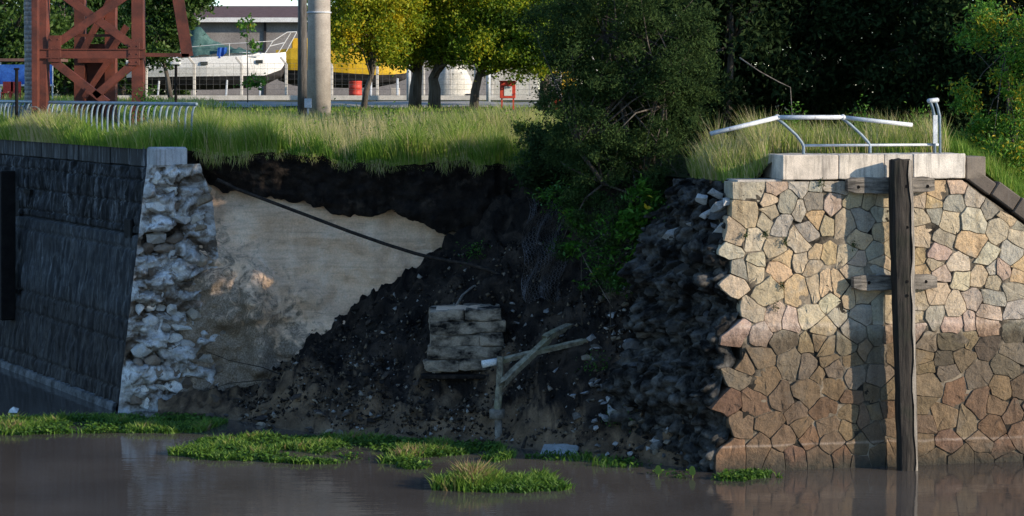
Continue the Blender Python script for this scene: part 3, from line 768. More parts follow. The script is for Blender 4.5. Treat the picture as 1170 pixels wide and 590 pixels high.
# big boulders on the broken corner, painted pale for lime and skylit faces
for x, y, sz, dd in ((820, 240, .42, -.42), (824, 268, .36, -.4), (815, 222, .22, -.5), (808, 245, .22, -.7), (800, 228, .18, -.8), (790, 258, .3, -1.4), (786, 275, .26, -1.5), (820, 292, .2, -.2), (828, 232, .2, -.16), (768, 268, .33, -1.9), (775, 290, .3, -1.9)):
    u, z = px_rwall(x, y, dd); o = rock('rubble_stone', rwall(u + .06, z, dd - .05), sz, rw, (.40, .40, .40), .5, 1.0); o.data = rr.choice(ROCKS)

# ================================================================== LEFT QUAY WALL (shaded, battered)
BAT = .115                                             # batter: metres out per metre down
def lwall(s, z, d=0.0):
    """s along the wall from the corner, d out of its face"""
    q = C1 + LD * s + LN * (d + BAT * (6.0 - z))
    return Vector((q[0], q[1], z))
lw = thing('quay_wall', 'dark shaded quay wall with streaked face receding at left', 'wall', lwall(4, 0))
M_lwall, nt, out = newmat('streaked_wall')
v = pos(nt); st = noise(nt, pos(nt, (7, 7, .9)), 1.0, 6, .65, .3); n1 = noise(nt, v, .8, 5, .6); n2 = noise(nt, v, 26, 4, .6); st2 = noise(nt, pos(nt, (14, 14, 2.2)), 1.0, 4, .6)
col = ramp(nt, st, [(.40, (.004, .0045, .005)), (.52, (.020, .022, .025)), (.63, (.085, .092, .10)), (.78, (.27, .28, .29))])
xyz = N(nt, 'ShaderNodeSeparateXYZ'); L(nt, v, xyz.inputs[0])
zz = mth(nt, 'ADD', xyz.outputs[2], mth(nt, 'MULTIPLY', mth(nt, 'SUBTRACT', n1, .5), .5))
lowm = N(nt, 'ShaderNodeMapRange'); lowm.inputs[1].default_value = 2.7; lowm.inputs[2].default_value = 2.2; L(nt, zz, lowm.inputs[0])
col = mix(nt, mth(nt, 'MULTIPLY', lowm.outputs[0], .75), col, ramp(nt, st2, [(.35, (.008, .007, .0075)), (.7, (.042, .038, .036))]))
mid = N(nt, 'ShaderNodeMapRange'); mid.inputs[1].default_value = 4.35; mid.inputs[2].default_value = 4.2; L(nt, xyz.outputs[2], mid.inputs[0])
col = mix(nt, mth(nt, 'MULTIPLY', mth(nt, 'MULTIPLY', mid.outputs[0], mth(nt, 'SUBTRACT', 1.0, lowm.outputs[0])), .4), col, (.045, .050, .056))
col = mix(nt, .5, col, ramp(nt, n2, [(.3, .5), (.7, 1.3)]), 'MULTIPLY')
bsdf(nt, out, col, .8, bump(nt, n2, .4, .015, bump(nt, st, .9, .05)), 0, .3)
def face(name, s0, s1, z0, z1, d, ns, nz, amp):
    SS, ZG = np.meshgrid(np.linspace(s0, s1, ns), np.linspace(z0, z1, nz), indexing='ij'); S, Z = SS.ravel(), ZG.ravel()
    p = np.stack([S * 6.0, Z * 1.1, S * 0], 1); r = np.abs(fbm(p, 4, 91)); c = cells(np.stack([S * 2.6, Z * 1.1, S * 0], 1), 93)
    row_ = np.floor(Z / .56); jz = np.abs(Z / .56 - row_ - .5) > .465; ju = np.abs(((S + (row_ % 2) * .7) / 1.4) % 1 - .5) > .485
    dd = d - .055 * (jz | ju) + amp * (r - .4) + amp * .7 * (c[2] - .5) * (c[1] - c[0] > .08)
    edge = (ZG == z0) | (ZG == z1); dd = np.where(edge.ravel(), d - .15, dd)
    q = C1[None] + LD[None] * S[:, None] + LN[None] * (dd + BAT * (6.0 - Z))[:, None]
    return mesh(name, np.stack([q[:, 0], q[:, 1], Z], 1), gridfaces(ns, nz), M_lwall, lw)
face('upper_face', .05, 26, 4.28, 5.96, 0.0, 620, 40, .13)
face('lower_face', .02, 26, .12, 4.29, .05, 620, 70, .09)
mesh('far_face', [lwall(26, -1), lwall(120, -1), lwall(120, 6), lwall(26, 6)], [(3, 2, 1, 0)], M_lwall, lw)
mesh('wall_core', [lwall(.15, -2, -.2), lwall(120, -2, -.2), lwall(120, 5.95, -.2), lwall(.15, 5.95, -.2), lwall(.15, -2, -1.4), lwall(120, -2, -1.4), lwall(120, 5.95, -1.4), lwall(.15, 5.95, -1.4)],
     [(0, 1, 2, 3), (7, 6, 5, 4), (0, 3, 7, 4), (3, 2, 6, 7)], M_mortar, lw)
M_lcope = granite('left_coping', 0, 0)
AXL = (Vector((LD[0], LD[1], 0)), Vector((LN[0], LN[1], 0)), Vector((0, 0, 1)))
s = .35
for k in range(30):
    ln = rr.uniform(.95, 1.5)
    if s > 30: break
    o = MB().box(lwall(s + ln / 2, 6.20 + rr.uniform(-.008, .008), .03 - .45 - BAT * 0 + rr.uniform(-.012, .012)) , ln / 2 - .008, .45, .245, AXL, .02).build('coping_stone', M_lwall, lw)
    s += ln
# last coping block, pale broken end at the corner
c_ = lwall(.02, 6.2, -.45)
bm_ = MB().box(c_, .33, .42, .24, AXL, .05); o = bm_.build('coping_stone', M_granite, lw); o.color = (.46, .45, .45, 1); o['label'] = 'pale broken coping block at the corner'
# plinth ledge along the water
M_ledge = rough_mat('wet_ledge', (.03, .03, .03), (.16, .165, .17), 2.5, 20, bs=.5, sc=(1, 1, 1))
V = []
for s_ in np.linspace(.3, 60, 60):
    V += [lwall(s_, .20, .03), lwall(s_, .17, .13), lwall(s_, .09, .145), lwall(s_, -.6, .16)]
Fs = [(4 * i + k, 4 * i + 4 + k, 4 * i + 5 + k, 4 * i + 1 + k) for i in range(59) for k in range(3)]
mesh('plinth_ledge', V, [f[::-1] for f in Fs] + [(0, 1, 2, 3)], M_ledge, lw)
# drain holes
M_black = rough_mat('wet_black', (.004, .004, .004), (.012, .011, .010), 4, 20)
for x, y, hw in ((24, 238, .30), (151, 261, .28)):
    k = np.array([(x - CX) / F, 1.0]); t = (C1 + LN * BAT * 1.2).dot(LN) / k.dot(LN); s_ = (k * t - C1).dot(LD); z_ = HC - (y - HY) * t / F
    MB().box(lwall(s_, z_, .0), hw * .9, .085, .24, AXL, .03).build('drain_hole', M_black, lw)

# ---- broken end of the left wall: mortared rubble coated with pale lime
M_lend, nt, out = newmat('lime_rubble')
v = pos(nt); n1 = noise(nt, pos(nt, (1, 1, 1.7)), 1.5, 7, .62, .7); n2 = noise(nt, v, 22, 4, .6); n3 = noise(nt, v, 4.0, 5, .6, .5)
at_ = N(nt, 'ShaderNodeAttribute', attribute_name='tone')
col = ramp(nt, mth(nt, 'ADD', mth(nt, 'MULTIPLY', n1, .95), mth(nt, 'MULTIPLY', at_.outputs['Fac'], .30)), [(.38, (.030, .021, .015)), (.54, (.13, .10, .076)), (.66, (.36, .34, .32)), (.85, (.66, .66, .66))])
col = mix(nt, ramp(nt, n3, [(.54, 0.0), (.66, .85)]), col, (.12, .085, .06))
col = mix(nt, .6, col, ramp(nt, n2, [(.3, .55), (.7, 1.2)]), 'MULTIPLY')
bsdf(nt, out, col, .9, bump(nt, n2, .5, .02, bump(nt, n3, .7, .06)), 0, .2)
EDIR = np.array([.90, .42])                            # section runs inland from the corner
ns, nz = 90, 190
SS, ZG = np.meshgrid(np.linspace(-.03, 1, ns), np.linspace(-.6, 6.02, nz), indexing='ij'); S, Z = SS.ravel(), ZG.ravel()
wdt = np.interp(Z, [-.6, 1, 3, 5, 6.02], [3.3, 2.9, 2.2, 1.75, 1.3]) * S
nrm_ = np.array([.42, -.90])
p = np.stack([wdt, Z * 1.55, S * 0], 1)
pw_ = p + .12 * np.stack([fbm(p * 1.7, 3, 301), fbm(p * 1.7, 3, 303), S * 0], 1)
f1, f2, rv = cells(pw_ * 1.45, 25); g1, g2, gv = cells(pw_ * 3.3, 35)
disp = .42 * (rv - .45) + .13 * np.minimum((f2 - f1) * 2.5, 1) + .19 * (gv - .5) + .06 * np.minimum((g2 - g1) * 4, 1) + .12 * fbm(p * 2.4, 5, 37)
ltone = np.clip(.62 * (.55 + .45 * np.minimum((f2 - f1) * 5, 1)) * (.3 + .7 * (rv > .3)) + .38 * gv + .25 * fbm(p * 1.4, 4, 315), 0, 1) * (1 - .55 * sstep(S, .5, 1.0) * (.6 + .8 * fbm(p * 1.3, 3, 311)).clip(0, 1))
disp = disp * sstep(S, -.03, .05) * (1 - .75 * sstep(S, .55, 1.0))
q = C1[None] + LN[None] * (BAT * (6.0 - Z) + .03)[:, None] + EDIR[None] * wdt[:, None] + nrm_[None] * (disp + .05)[:, None]
mesh('broken_end', np.stack([q[:, 0], q[:, 1], Z + .06 * fbm(p * 3, 2, 39) * sstep(Z, 6, 5.8)], 1), gridfaces(ns, nz), M_lend, lw, attr=ltone)
# distinct lime-coated stones of the torn section, laid in rough courses; browner ones where it runs into the clay
zrow = .05
while zrow < 5.75:
    hh_ = rr.uniform(.22, .42); wmax = float(np.interp(zrow, [-.6, 1, 3, 5, 6.02], [3.1, 2.6, 1.75, 1.5, 1.15])); w_ = rr.uniform(0, .15)
    while w_ < wmax:
        sw = rr.uniform(.24, .62); f_ = (w_ + sw / 2) / wmax
        if rr.random() < (.93 if f_ < .62 else .5):
            zc_ = zrow + hh_ / 2 + rr.uniform(-.06, .06); q = C1 + LN * (BAT * (6.0 - zc_)) + EDIR * (w_ + sw / 2) + nrm_ * rr.uniform(-.10, .16) * (1 - .5 * f_)
            c_ = rr.choice([(.66, .66, .66), (.55, .55, .55), (.72, .72, .71), (.44, .43, .42), (.24, .19, .15), (.14, .105, .08)]) if f_ < .6 else rr.choice([(.46, .44, .41), (.30, .24, .18), (.20, .155, .115), (.38, .33, .27)])
            o = bpy.data.objects.new('rubble_stone', rr.choice(BOULD if rr.random() < .7 else ROCKS)); COL.objects.link(o); o.parent = lw
            o.location = Vector((q[0], q[1], zc_)) - org(lw); a_ = math.atan2(EDIR[1], EDIR[0])
            o.rotation_euler = (rr.uniform(-.3, .3), rr.uniform(-.25, .25), a_ + rr.uniform(-.3, .3) + (math.pi if rr.random() < .5 else 0))
            o.scale = (sw * .62, rr.uniform(.22, .36), hh_ * rr.uniform(.62, .85)); t_ = rr.uniform(.8, 1.15); o.color = (c_[0] * t_, c_[1] * t_, c_[2] * t_, 1)
        w_ += sw * .92
    zrow += hh_ * .86
# ================================================================== TIMBER, RAILINGS, STEELWORK
def timber_mat(name, a, b, green=None, sc=(16, 16, 1.2)):
    m, nt, out = newmat(name); v = pos(nt, sc); n1 = noise(nt, v, 1.0, 6, .65, .3); n2 = noise(nt, pos(nt), 2.0, 5, .6); n3 = noise(nt, pos(nt), 40, 3, .6)
    col = ramp(nt, n1, [(.32, a), (.62, b)])
    col = mix(nt, .5, col, ramp(nt, n3, [(.3, .55), (.7, 1.2)]), 'MULTIPLY')
    if green: col = mix(nt, ramp(nt, n2, [(.5, 0.0), (.66, .6)]), col, green)
    bsdf(nt, out, col, .85, bump(nt, n1, .9, .03, bump(nt, n3, .3, .01)), 0, .25); return m
M_pile = timber_mat('weathered_pile', (.007, .006, .0055), (.048, .040, .033), (.014, .018, .011))
M_lit_worn = timber_mat('lit_worn_arris', (.10, .085, .07), (.40, .35, .29))
M_wale = timber_mat('weathered_wale', (.04, .034, .028), (.27, .235, .195), (.03, .028, .024), (2, 2, 16))
M_beam = timber_mat('mossy_timber', (.07, .06, .045), (.30, .27, .20), (.12, .13, .06), (7, 7, 7))
M_hole = rough_mat('bolt_hole', (.006, .005, .005), (.014, .012, .010), 5, 30)
M_rust = rough_mat('rusty_bolt', (.06, .03, .018), (.14, .07, .04), 12, 60)

def uz(x, y, d): 
    u, z = px_rwall(x, y, d); return rwall(u, z, d)
fp = thing('timber_fender', 'weathered grey timber pile with two crossbeams standing before the stone wall', 'fender pile', uz(1036, 537, .42))
# pile: worn square section, slightly bent, ragged head
pp = []; NS = 22
for i in range(NS + 1):
    t = i / NS; y = 183 + (545 - 183) * t; x = 1027.5 + 8.5 * t ** 1.1
    pp.append((uz(x, y, .44), .195 + .012 * math.sin(7 * t) - .03 * (t > .75) * (t - .75) * 4))
V = []; Fs = []
for i, (c, r) in enumerate(pp):
    for k in range(12):
        a = 2 * math.pi * (k + .5) / 12; q = 1 / max(abs(math.cos(a)), abs(math.sin(a))); rad = r * min(q, 1.22) * (1 + .05 * rr.uniform(-1, 1))
        e = c + AXR[0] * (math.cos(a) * rad) + AXR[1] * (math.sin(a) * rad * .95)
        if i == 0: e.z += rr.uniform(-.05, .04)
        V.append(e)
for i in range(NS):
    for k in range(12): Fs.append((i * 12 + k, i * 12 + (k + 1) % 12, (i + 1) * 12 + (k + 1) % 12, (i + 1) * 12 + k))
Fs.append(tuple(range(11, -1, -1)))
pl_ = mesh('pile', V, [f[::-1] for f in Fs], M_pile, fp)
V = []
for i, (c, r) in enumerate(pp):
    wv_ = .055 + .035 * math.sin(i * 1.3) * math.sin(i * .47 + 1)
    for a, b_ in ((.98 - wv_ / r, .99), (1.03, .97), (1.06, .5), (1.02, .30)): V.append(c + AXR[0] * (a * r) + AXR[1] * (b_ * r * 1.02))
mesh('lit_worn_edge', V, [(4 * i + k, 4 * i + 4 + k, 4 * i + 5 + k, 4 * i + 1 + k) for i in range(NS) for k in range(3)], M_lit_worn, pl_)  # pale strip paints the pile's sunlit right edge together with its wear
def wale(x0, x1, y, hgt, th):
    m = MB(); k = 12; V = []; Fs = []
    for i in range(k + 1):
        t = i / k; x = x0 + (x1 - x0) * t; c = uz(x, y + .6 * math.sin(5 * t), .02 + th / 2)
        w = 1 - .25 * (i in (0, k)); 
        for a, b_ in ((-1, -1), (1, -1), (1, 1), (-1, 1)):
            V.append(c + AXR[1] * (a * th / 2 * w * (1 + rr.uniform(-.05, .05))) + Vector((0, 0, b_ * hgt / 2 * w * (1 + rr.uniform(-.08, .08)))))
    for i in range(k):
        for j in range(4): Fs.append((i * 4 + j, i * 4 + (j + 1) % 4, i * 4 + 4 + (j + 1) % 4, i * 4 + 4 + j))
    Fs += [(3, 2, 1, 0), tuple(k * 4 + j for j in range(4))]
    return mesh('crossbeam', V, Fs, M_wale, fp)
w1_ = wale(967, 1066, 211.5, .32, .22); w2_ = wale(974, 1069, 322.5, .30, .22)
for wl, pts_ in ((w1_, ((981, 214), (1060, 213))), (w2_, ((993, 323), (1058, 322)))):
    for x, y in pts_:
        MB().tube([uz(x, y, .215), uz(x, y, .255)], .035, 8).build('bolt', M_hole, wl)
for y in (213, 322, 260, 338):
    MB().tube([uz(1036.5, y, .60), uz(1036.5, y, .645)], .033, 8).build('bolt', M_hole, fp)

# dark fender post on the left wall
lf = thing('timber_fender', 'black timber post fixed to the dark receding wall at the left edge', 'fender pile', lwall(16.2, 2.3, .3))
def lpx(x, y, d):
    k = np.array([(x - CX) / F, 1.0]); O = C1 + LN * (d + BAT * 2.0); t = O.dot(LN) / k.dot(LN); return (k * t - C1).dot(LD), HC - (y - HY) * t / F
sF, zF0 = lpx(17, 365, .3); zF1 = lpx(17, 195, .3)[1]
m = MB(); a, b_ = lwall(sF, zF0, .24), lwall(sF, zF0, .24) + Vector((0, 0, zF1 - zF0)); m.bar(a, b_, .40, .42, (LN[0], LN[1], 0), .03)
lf.location = a; ORG[lf.name] = a.copy(); m.build('post', M_black, lf)
for z in (zF0 + .8, zF1 - .6): MB().box(lwall(sF, z, .0), .30, .07, .06, AXL).build('bracket', M_black, lf)

# ---- bent railing on the right coping
M_galv = rough_mat('galvanised_paint', (.38, .41, .44), (.62, .65, .68), 3, 40, .5, .15, .004, spec=.5, dark=((.16, .10, .07), 7, .64))
M_blue = rough_mat('faded_blue_grey_paint', (.09, .14, .19), (.24, .31, .37), 3, 40, .5, .2, .004, spec=.5)
D = -.50
br = thing('bent_railing', 'bent galvanised railing leaning over the pale coping stones', 'railing', uz(995, 177, D))
MB().tube([uz(812, 153, D + .30), uz(888, 134.5, D + .12)], .048, 10).build('top_rail', M_galv, br, True)
MB().tube([uz(888.5, 134.3, D + .12), uz(963, 134.2, D + .10)], .048, 10).build('top_rail', M_galv, br, True)
MB().tube([uz(963.5, 134.3, D + .10), uz(1042, 143, D + .2)], .045, 10).build('top_rail', M_galv, br, True)
MB().tube([uz(918, 166.5, D), uz(1072, 165.5, D)], .028, 8).build('lower_rail', M_galv, br, True)
for x0, x1 in ((888, 918), (963, 994)):
    MB().tube([uz(x0, 136, D + .10), uz(x0 + 8, 142, D + .06), uz(x0 + 22, 155, D + .02), uz(x1 - 2, 163, D), uz(x1, 167, D), uz(x1, 179, D)], .033, 8).build('baluster', M_blue, br, True)
    MB().tube([uz(x0, 134, D + .145), uz(x0, 134.6, D + .09)], .06, 10).build('collar', M_galv, br, True)
for dx, dd in ((-3.5, .05), (2.5, -.05)):
    MB().tube([uz(1066 + dx, 115, D + dd + .12), uz(1069 + dx, 124, D + dd + .06), uz(1071 + dx, 133, D + dd), uz(1071.5 + dx, 179, D + dd)], .030, 8).build('post', M_blue, br, True)
MB().tube([uz(1061, 115.5, D + .2), uz(1071, 114.5, D + .05)], .05, 8).build('rail_stub', M_galv, br, True)
m = MB().box(uz(1068.5, 148, D + .09), .05, .012, .30, AXR, .004); m.build('perforated_plate', M_galv, br)
for x in (918, 994, 1071.5):
    MB().box(uz(x, 177.6, D), .085, .085, .012, AXR, .004).build('base_plate', M_blue, br)

# ---- railings on the left quay
RS = np.array([-7.93, 52.15])
def lrail(s, z, inl=0.0):
    q = RS + LD * s - LN * inl; return Vector((q[0], q[1], z))
def railing(label, s0, s1, step):
    r = thing('quay_railing', label, 'railing', lrail((s0 + s1) / 2, 6.45), 'blue-grey railings on the left quay')
    k = 8; MB().tube([lrail(s0 + (s1 - s0) * i / k, 7.49, .10) for i in range(k + 1)], .045, 8).build('top_rail', M_blue, r, True)
    MB().tube([lrail(s0, 6.60), lrail(s1, 6.60)], .028, 6).build('bottom_rail', M_blue, r, True)
    n = int((s1 - s0) / step); me = None
    for i in range(n + 1):
        s_ = s0 + .06 + (s1 - s0 - .12) * i / n
        if me is None:
            o = MB().tube([lrail(s_, 6.58), lrail(s_, 6.95, 0), lrail(s_, 7.15, .004), lrail(s_, 7.28, .02), lrail(s_, 7.39, .05), lrail(s_, 7.47, .10)], .027, 6).build('baluster', M_blue, r, True); me = o.data; o0 = lrail(s_, 0)
        else:
            c = bpy.data.objects.new('baluster', me); COL.objects.link(c); c.parent = r; c.location = lrail(s_, 0) - o0
    for i in range(4):
        s_ = s0 + .25 + (s1 - s0 - .5) * i / 3
        MB().tube([lrail(s_, 6.30), lrail(s_, 6.60)], .035, 6).build('foot', M_blue, r)
railing('long blue-grey railing half hidden in grass at the wall corner', 0, 11.8, .44)
railing('blue-grey railing section at the left edge behind the thin black post', 12.5, 22.5, .40)

# ---- red lattice tower
M_red = rough_mat('oxide_red_paint', (.06, .018, .011), (.165, .042, .023), 1.6, 30, .6, .3, .01, dark=((.09, .035, .022), 2.6, .62), spec=.4)
tw = thing('lattice_tower', 'oxide red riveted steel lattice tower behind the left railing', 'tower', (PXw(104, 64), 64, gz1(PXw(104, 64), 64)))
TY = 63.2; TOPZ = 13.5
def ibeam(name, a, b, w, dpt, par, side=(1, 0, 0)):
    """web plus two flanges between a and b"""
    a, b = Vector(a), Vector(b); d = (b - a).normalized(); sx = Vector(side); sx = (sx - d * sx.dot(d)).normalized(); sy = d.cross(sx)
    m = MB(); L_ = (b - a).length / 2; c = (a + b) / 2
    m.box(c, L_, .012, dpt / 2 - .02, (d, sx, sy)); m.box(c + sy * (dpt / 2 - .01), L_, w / 2, .013, (d, sx, sy)); m.box(c - sy * (dpt / 2 - .01), L_, w / 2, .013, (d, sx, sy))
    m.box(c + sx * (w / 2 - .012), L_ - .002, .012, dpt / 2 - .03, (d, sx, sy))
    return m.build(name, M_red, par)
gb = 6.3
for xb, xt, Yl, dp in ((48, 49, TY, .5), (158.5, 158, TY, .45)):
    ibeam('leg', (PXw(xb, Yl), Yl, gb), (PXw(xt, Yl), Yl, TOPZ), .34, dp, tw)
ibeam('leg', (PXw(41, 62.0), 62.0, gb), (PXw(40, 62.0), 62.0, TOPZ), .16, .30, tw)
for xb in (92, 127):
    ibeam('inner_leg', (PXw(xb, 65.6), 65.6, gb + .2), (PXw(xb, 65.6), 65.6, TOPZ), .32, .4, tw)
def brace(name, x0, y0, x1, y1, w=.26, Yd=TY - .02, th=.10):
    MB().bar(P(x0, y0, Yd), P(x1, y1, Yd), th, w, (0, 0, 1) if abs(x1 - x0) > 3 else (1, 0, 0)).build(name, M_red, tw)
def brace_L(name, x0, y0, x1, y1, w, Yd):
    a, b = P(x0, y0, Yd), P(x1, y1, Yd); m = MB(); d = (b - a).normalized(); s_ = Vector((0, 1, 0)); u_2 = d.cross(s_)
    m.box((a + b) / 2, (b - a).length / 2, .012, w / 2, (d, s_, u_2)); m.box((a + b) / 2 + s_ * (w * .35) + u_2 * (w / 2), (b - a).length / 2, w * .35, .012, (d, s_, u_2))
    m.build(name, M_red, tw)
brace_L('diagonal_brace', 58, 55, 175, -26, .24, TY - .28); brace_L('diagonal_brace', 154, 54, 36, -32, .24, TY - .24)
brace_L('diagonal_brace', 60, 70, 122, 118, .22, TY - .28); brace_L('diagonal_brace', 153, 72, 108, 110, .22, TY - .28)
ibeam('horizontal_beam', P(40, 61.5, TY - .29), P(166, 61.5, TY - .29), .12, .28, tw, (0, 1, 0))
ibeam('horizontal_beam', P(40, -62, TY - .29), P(166, -62, TY - .29), .12, .28, tw, (0, 1, 0))
brace_L('tie_bar', 80, 41, 134, 41, .07, TY + .3); brace_L('tie_bar', 166, 63, 216, 63.5, .10, TY - .26)
brace_L('hanging_strut', 214.5, 65, 199, -30, .34, TY - .26)
brace_L('rear_brace', 94, 60, 128, -4, .2, 65.3); brace_L('rear_brace', 126, 60, 145, 30, .2, 65.3); brace_L('rear_brace', 96, 112, 126, 66, .18, 65.3)
for x, y, w, h_ in ((62.5, 56, .19, .40), (153, 62, .17, .34)):
    c = P(x, y, TY - .32); o = MB().box(c, w, .012, h_, None, .005).build('gusset_plate', M_red, tw)
    for a in (-1, 0, 1):
        for b_ in (-1, 1): MB().box(c + Vector((b_ * w * .6, -.02, a * h_ * .7)), .022, .012, .022, None, .006).build('rivet', M_red, o)
MB().box(P(109, 66, 65.3), .55, .014, .16).build('rear_plate', M_red, tw)
MB().box((PXw(109, 65.6), 65.9, 7.9), .45, .04, 1.4).build('ladder_panel', M_red, tw)

# ---- poles
M_conc = rough_mat('pole_concrete', (.34, .30, .26), (.50, .45, .39), 1.5, 30, .85, .25, .01)
M_woodpole = timber_mat('dark_pole_wood', (.05, .045, .04), (.17, .155, .14))
def pole(name, label, cat, x, Yd, r0, r1, top, mat, bands=(), sink=.15):
    X = PXw(x, Yd); z0 = gz1(X, Yd)
    o = thing(name, label, cat, (X, Yd, z0))
    MB().tube([(X, Yd, z0 - sink), (X, Yd, (z0 + top) / 2), (X, Yd, top)], [r0, (r0 + r1) / 2, r1], 20).build('shaft', mat, o, True)
    for z in bands: MB().tube([(X, Yd, z), (X, Yd, z + .05)], r0 + .012, 16).build('band', M_galv, o, True)
    return o
pole('concrete_pole', 'thick tapering pale concrete pole rising out of the grass', 'pole', 364.5, 75, .43, .36, 16.5, M_conc, (10.6,))
pole('wooden_pole', 'dark thin wooden pole beside the thick concrete pole', 'pole', 345.5, 73.6, .17, .14, 15.5, M_woodpole)
bx_ = thing('meter_box', 'small grey box on a post at the foot of the wooden pole', 'box', (PXw(352, 73.1), 73.1, gz1(PXw(352, 73.1), 73.1)))
z_ = org(bx_).z; MB().box((PXw(352, 73.1), 73.1, z_ + .55), .12, .08, .16, None, .01).build('cabinet', M_galv, bx_); MB().bar((PXw(352, 73.1), 73.1, z_ - .1), (PXw(352, 73.1), 73.1, z_ + .40), .06, .06).build('post', M_galv, bx_)
# ringed palm trunk left of the tower and thin black post
M_palm, nt, out = newmat('ringed_bark'); v = pos(nt); wv = N(nt, 'ShaderNodeTexWave', wave_type='BANDS', bands_direction='Z'); L(nt, v, wv.inputs[0]); wv.inputs['Scale'].default_value = 2.2; wv.inputs['Distortion'].default_value = 1.0
n2 = noise(nt, v, 14, 4, .6); col = mix(nt, .6, ramp(nt, n2, [(.3, (.16, .155, .15)), (.7, (.36, .35, .33))]), ramp(nt, wv.outputs['Fac'], [(.1, .45), (.35, 1.0)]), 'MULTIPLY')
bsdf(nt, out, col, .9, bump(nt, wv.outputs['Fac'], .5, .03), 0, .2)

# ================================================================== BOATYARD BEHIND
M_hull = rough_mat('white_gelcoat', (.74, .72, .68), (.84, .82, .79), 1.2, 20, .4, .05, .003, spec=.5)
M_hully = rough_mat('yellow_gelcoat', (.62, .36, .015), (.74, .46, .03), 1.2, 20, .4, .05, .003, spec=.5)
M_antif = rough_mat('dark_antifouling', (.025, .024, .026), (.06, .055, .055), 2, 20, .7)
M_tarp = rough_mat('green_tarp', (.035, .085, .075), (.09, .16, .14), 1.6, 12, .8, .5, .05)
M_btarp = rough_mat('blue_tarp', (.02, .07, .30), (.04, .14, .45), 2, 12, .6, .4, .03)
M_glass = rough_mat('dark_port_glass', (.015, .018, .02), (.03, .035, .04), 3, 20, .15, .0, .001, spec=.6)
M_white = rough_mat('white_paint', (.62, .61, .58), (.78, .77, .74), 2, 30, .5, .1, .004)
def hull(name, xs_, sheer, chine, keel, beam_, Yc, mtop, mbot, parent):
    """px stations from stern to bow: sheer / waterline / keel heights in px, half beam in m"""
    def ringp(i, frac_lo, frac_hi, n):
        pass
    k = len(xs_); top, bot = MB(), MB(); Vt, Vb = [], []
    for i in range(k):
        X = PXw(xs_[i], Yc); zs, zw, zk = (HC - (q[i] - HY) * Yc / F for q in (sheer, chine, keel)); b = beam_[i]
        Vt.append([(X, Yc - b, zs), (X, Yc - b * .97, (zs + zw) / 2), (X, Yc - b * .84, zw), (X, Yc + b * .84, zw), (X, Yc + b * .97, (zs + zw) / 2), (X, Yc + b, zs)])
        Vb.append([(X, Yc - b * .84, zw), (X, Yc - b * .5, (zw + zk) / 2 - .1), (X, Yc, zk), (X, Yc + b * .5, (zw + zk) / 2 - .1), (X, Yc + b * .84, zw)])
    def loft(rows, close):
        m = MB(); n = len(rows[0]); V = [q for r in rows for q in r]; Fs = [(i * n + j, i * n + j + 1, (i + 1) * n + j + 1, (i + 1) * n + j) for i in range(len(rows) - 1) for j in range(n - 1)]
        Fs.append(tuple(range(n))); Fs.append(tuple((len(rows) - 1) * n + j for j in reversed(range(n))))
        if close: Fs += [(i * n, (i + 1) * n, (i + 1) * n + n - 1, i * n + n - 1) for i in range(len(rows) - 1)]
        m.add(V, Fs); return m
    a = loft(Vt, True).build(name, mtop, parent); b = loft(Vb, False).build('bottom', mbot, parent)
    return a
Yb = 105.0
def bp(x, y, dy=0.0): return P(x, y, Yb + dy)
sb = thing('sailboat', 'white sailboat on stands with dark bottom and green tarp', 'boat', (PXw(250, Yb), Yb, gz1(PXw(250, Yb), Yb)))
hx = [148, 165, 200, 240, 280, 305, 322, 333]
hull('hull', hx, [70, 69, 67.5, 66, 64, 62, 60.5, 59], [89, 88.5, 88, 87.5, 87, 86.5, 80, 60.2], [93, 100, 103, 103, 101, 96, 88, 60.8], [1.0, 1.25, 1.4, 1.4, 1.2, .8, .4, .03], Yb, M_hull, M_antif, sb)
m = MB(); Vc = []
for x, yt, b in ((175, 62, .8), (230, 60, .85), (285, 60, .7), (310, 61.5, .35)):
    Vc += [(bp(x, 70).x, Yb - b, bp(x, 69).z), (bp(x, 70).x, Yb - b * .8, bp(x, yt).z), (bp(x, 70).x, Yb + b * .8, bp(x, yt).z), (bp(x, 70).x, Yb + b, bp(x, 69).z)]
m.add(Vc, [(i * 4 + j, i * 4 + j + 1, i * 4 + 5 + j, i * 4 + 4 + j) for i in range(3) for j in range(3)] + [(3, 2, 1, 0), (12, 13, 14, 15)]); m.build('cabin', M_hull, sb)
for x, y in ((206, 73.5), (238, 73), (299, 71)):
    MB().box((bp(x, y).x, Yb - (1.41 if x < 290 else 1.0), bp(x, y).z), .18, .03, .085, None, .02).build('porthole', M_glass, sb)
MB().bar((bp(150, 68).x, Yb - 1.40, bp(150, 70.3).z), (bp(300, 64).x, Yb - 1.05, bp(300, 64.3).z), .05, .06).build('rub_rail', M_white, sb)
pu = MB(); r_ = .022
for s_ in (-1, 1):
    w = .55 * s_
    pu.tube([bp(303, 61, w), bp(312, 47, w * .9), bp(328, 37, w * .5)], r_, 6); pu.tube([bp(318, 60.5, w * .8), bp(332, 38, w * .45)], r_, 6); pu.tube([bp(327, 59, w * .5), bp(339, 37, w * .25)], r_, 6)
    pu.tube([bp(308, 53, w), bp(325, 49, w * .6)], r_, 6)
pu.tube([bp(328, 37, .27), bp(339, 36.6, .14), bp(339, 36.6, -.14), bp(328, 37, -.27)], r_, 6)
pu.build('bow_pulpit', M_white, sb)
ll = MB()
for x in (262, 282): ll.tube([bp(x, 64, -1.0), bp(x, 50, -1.0)], .018, 5)
ll.tube([bp(215, 54, -1.0), bp(262, 50, -1.0), bp(282, 49, -1.0), bp(312, 47, -.5)], .014, 5); ll.build('lifeline', M_white, sb)
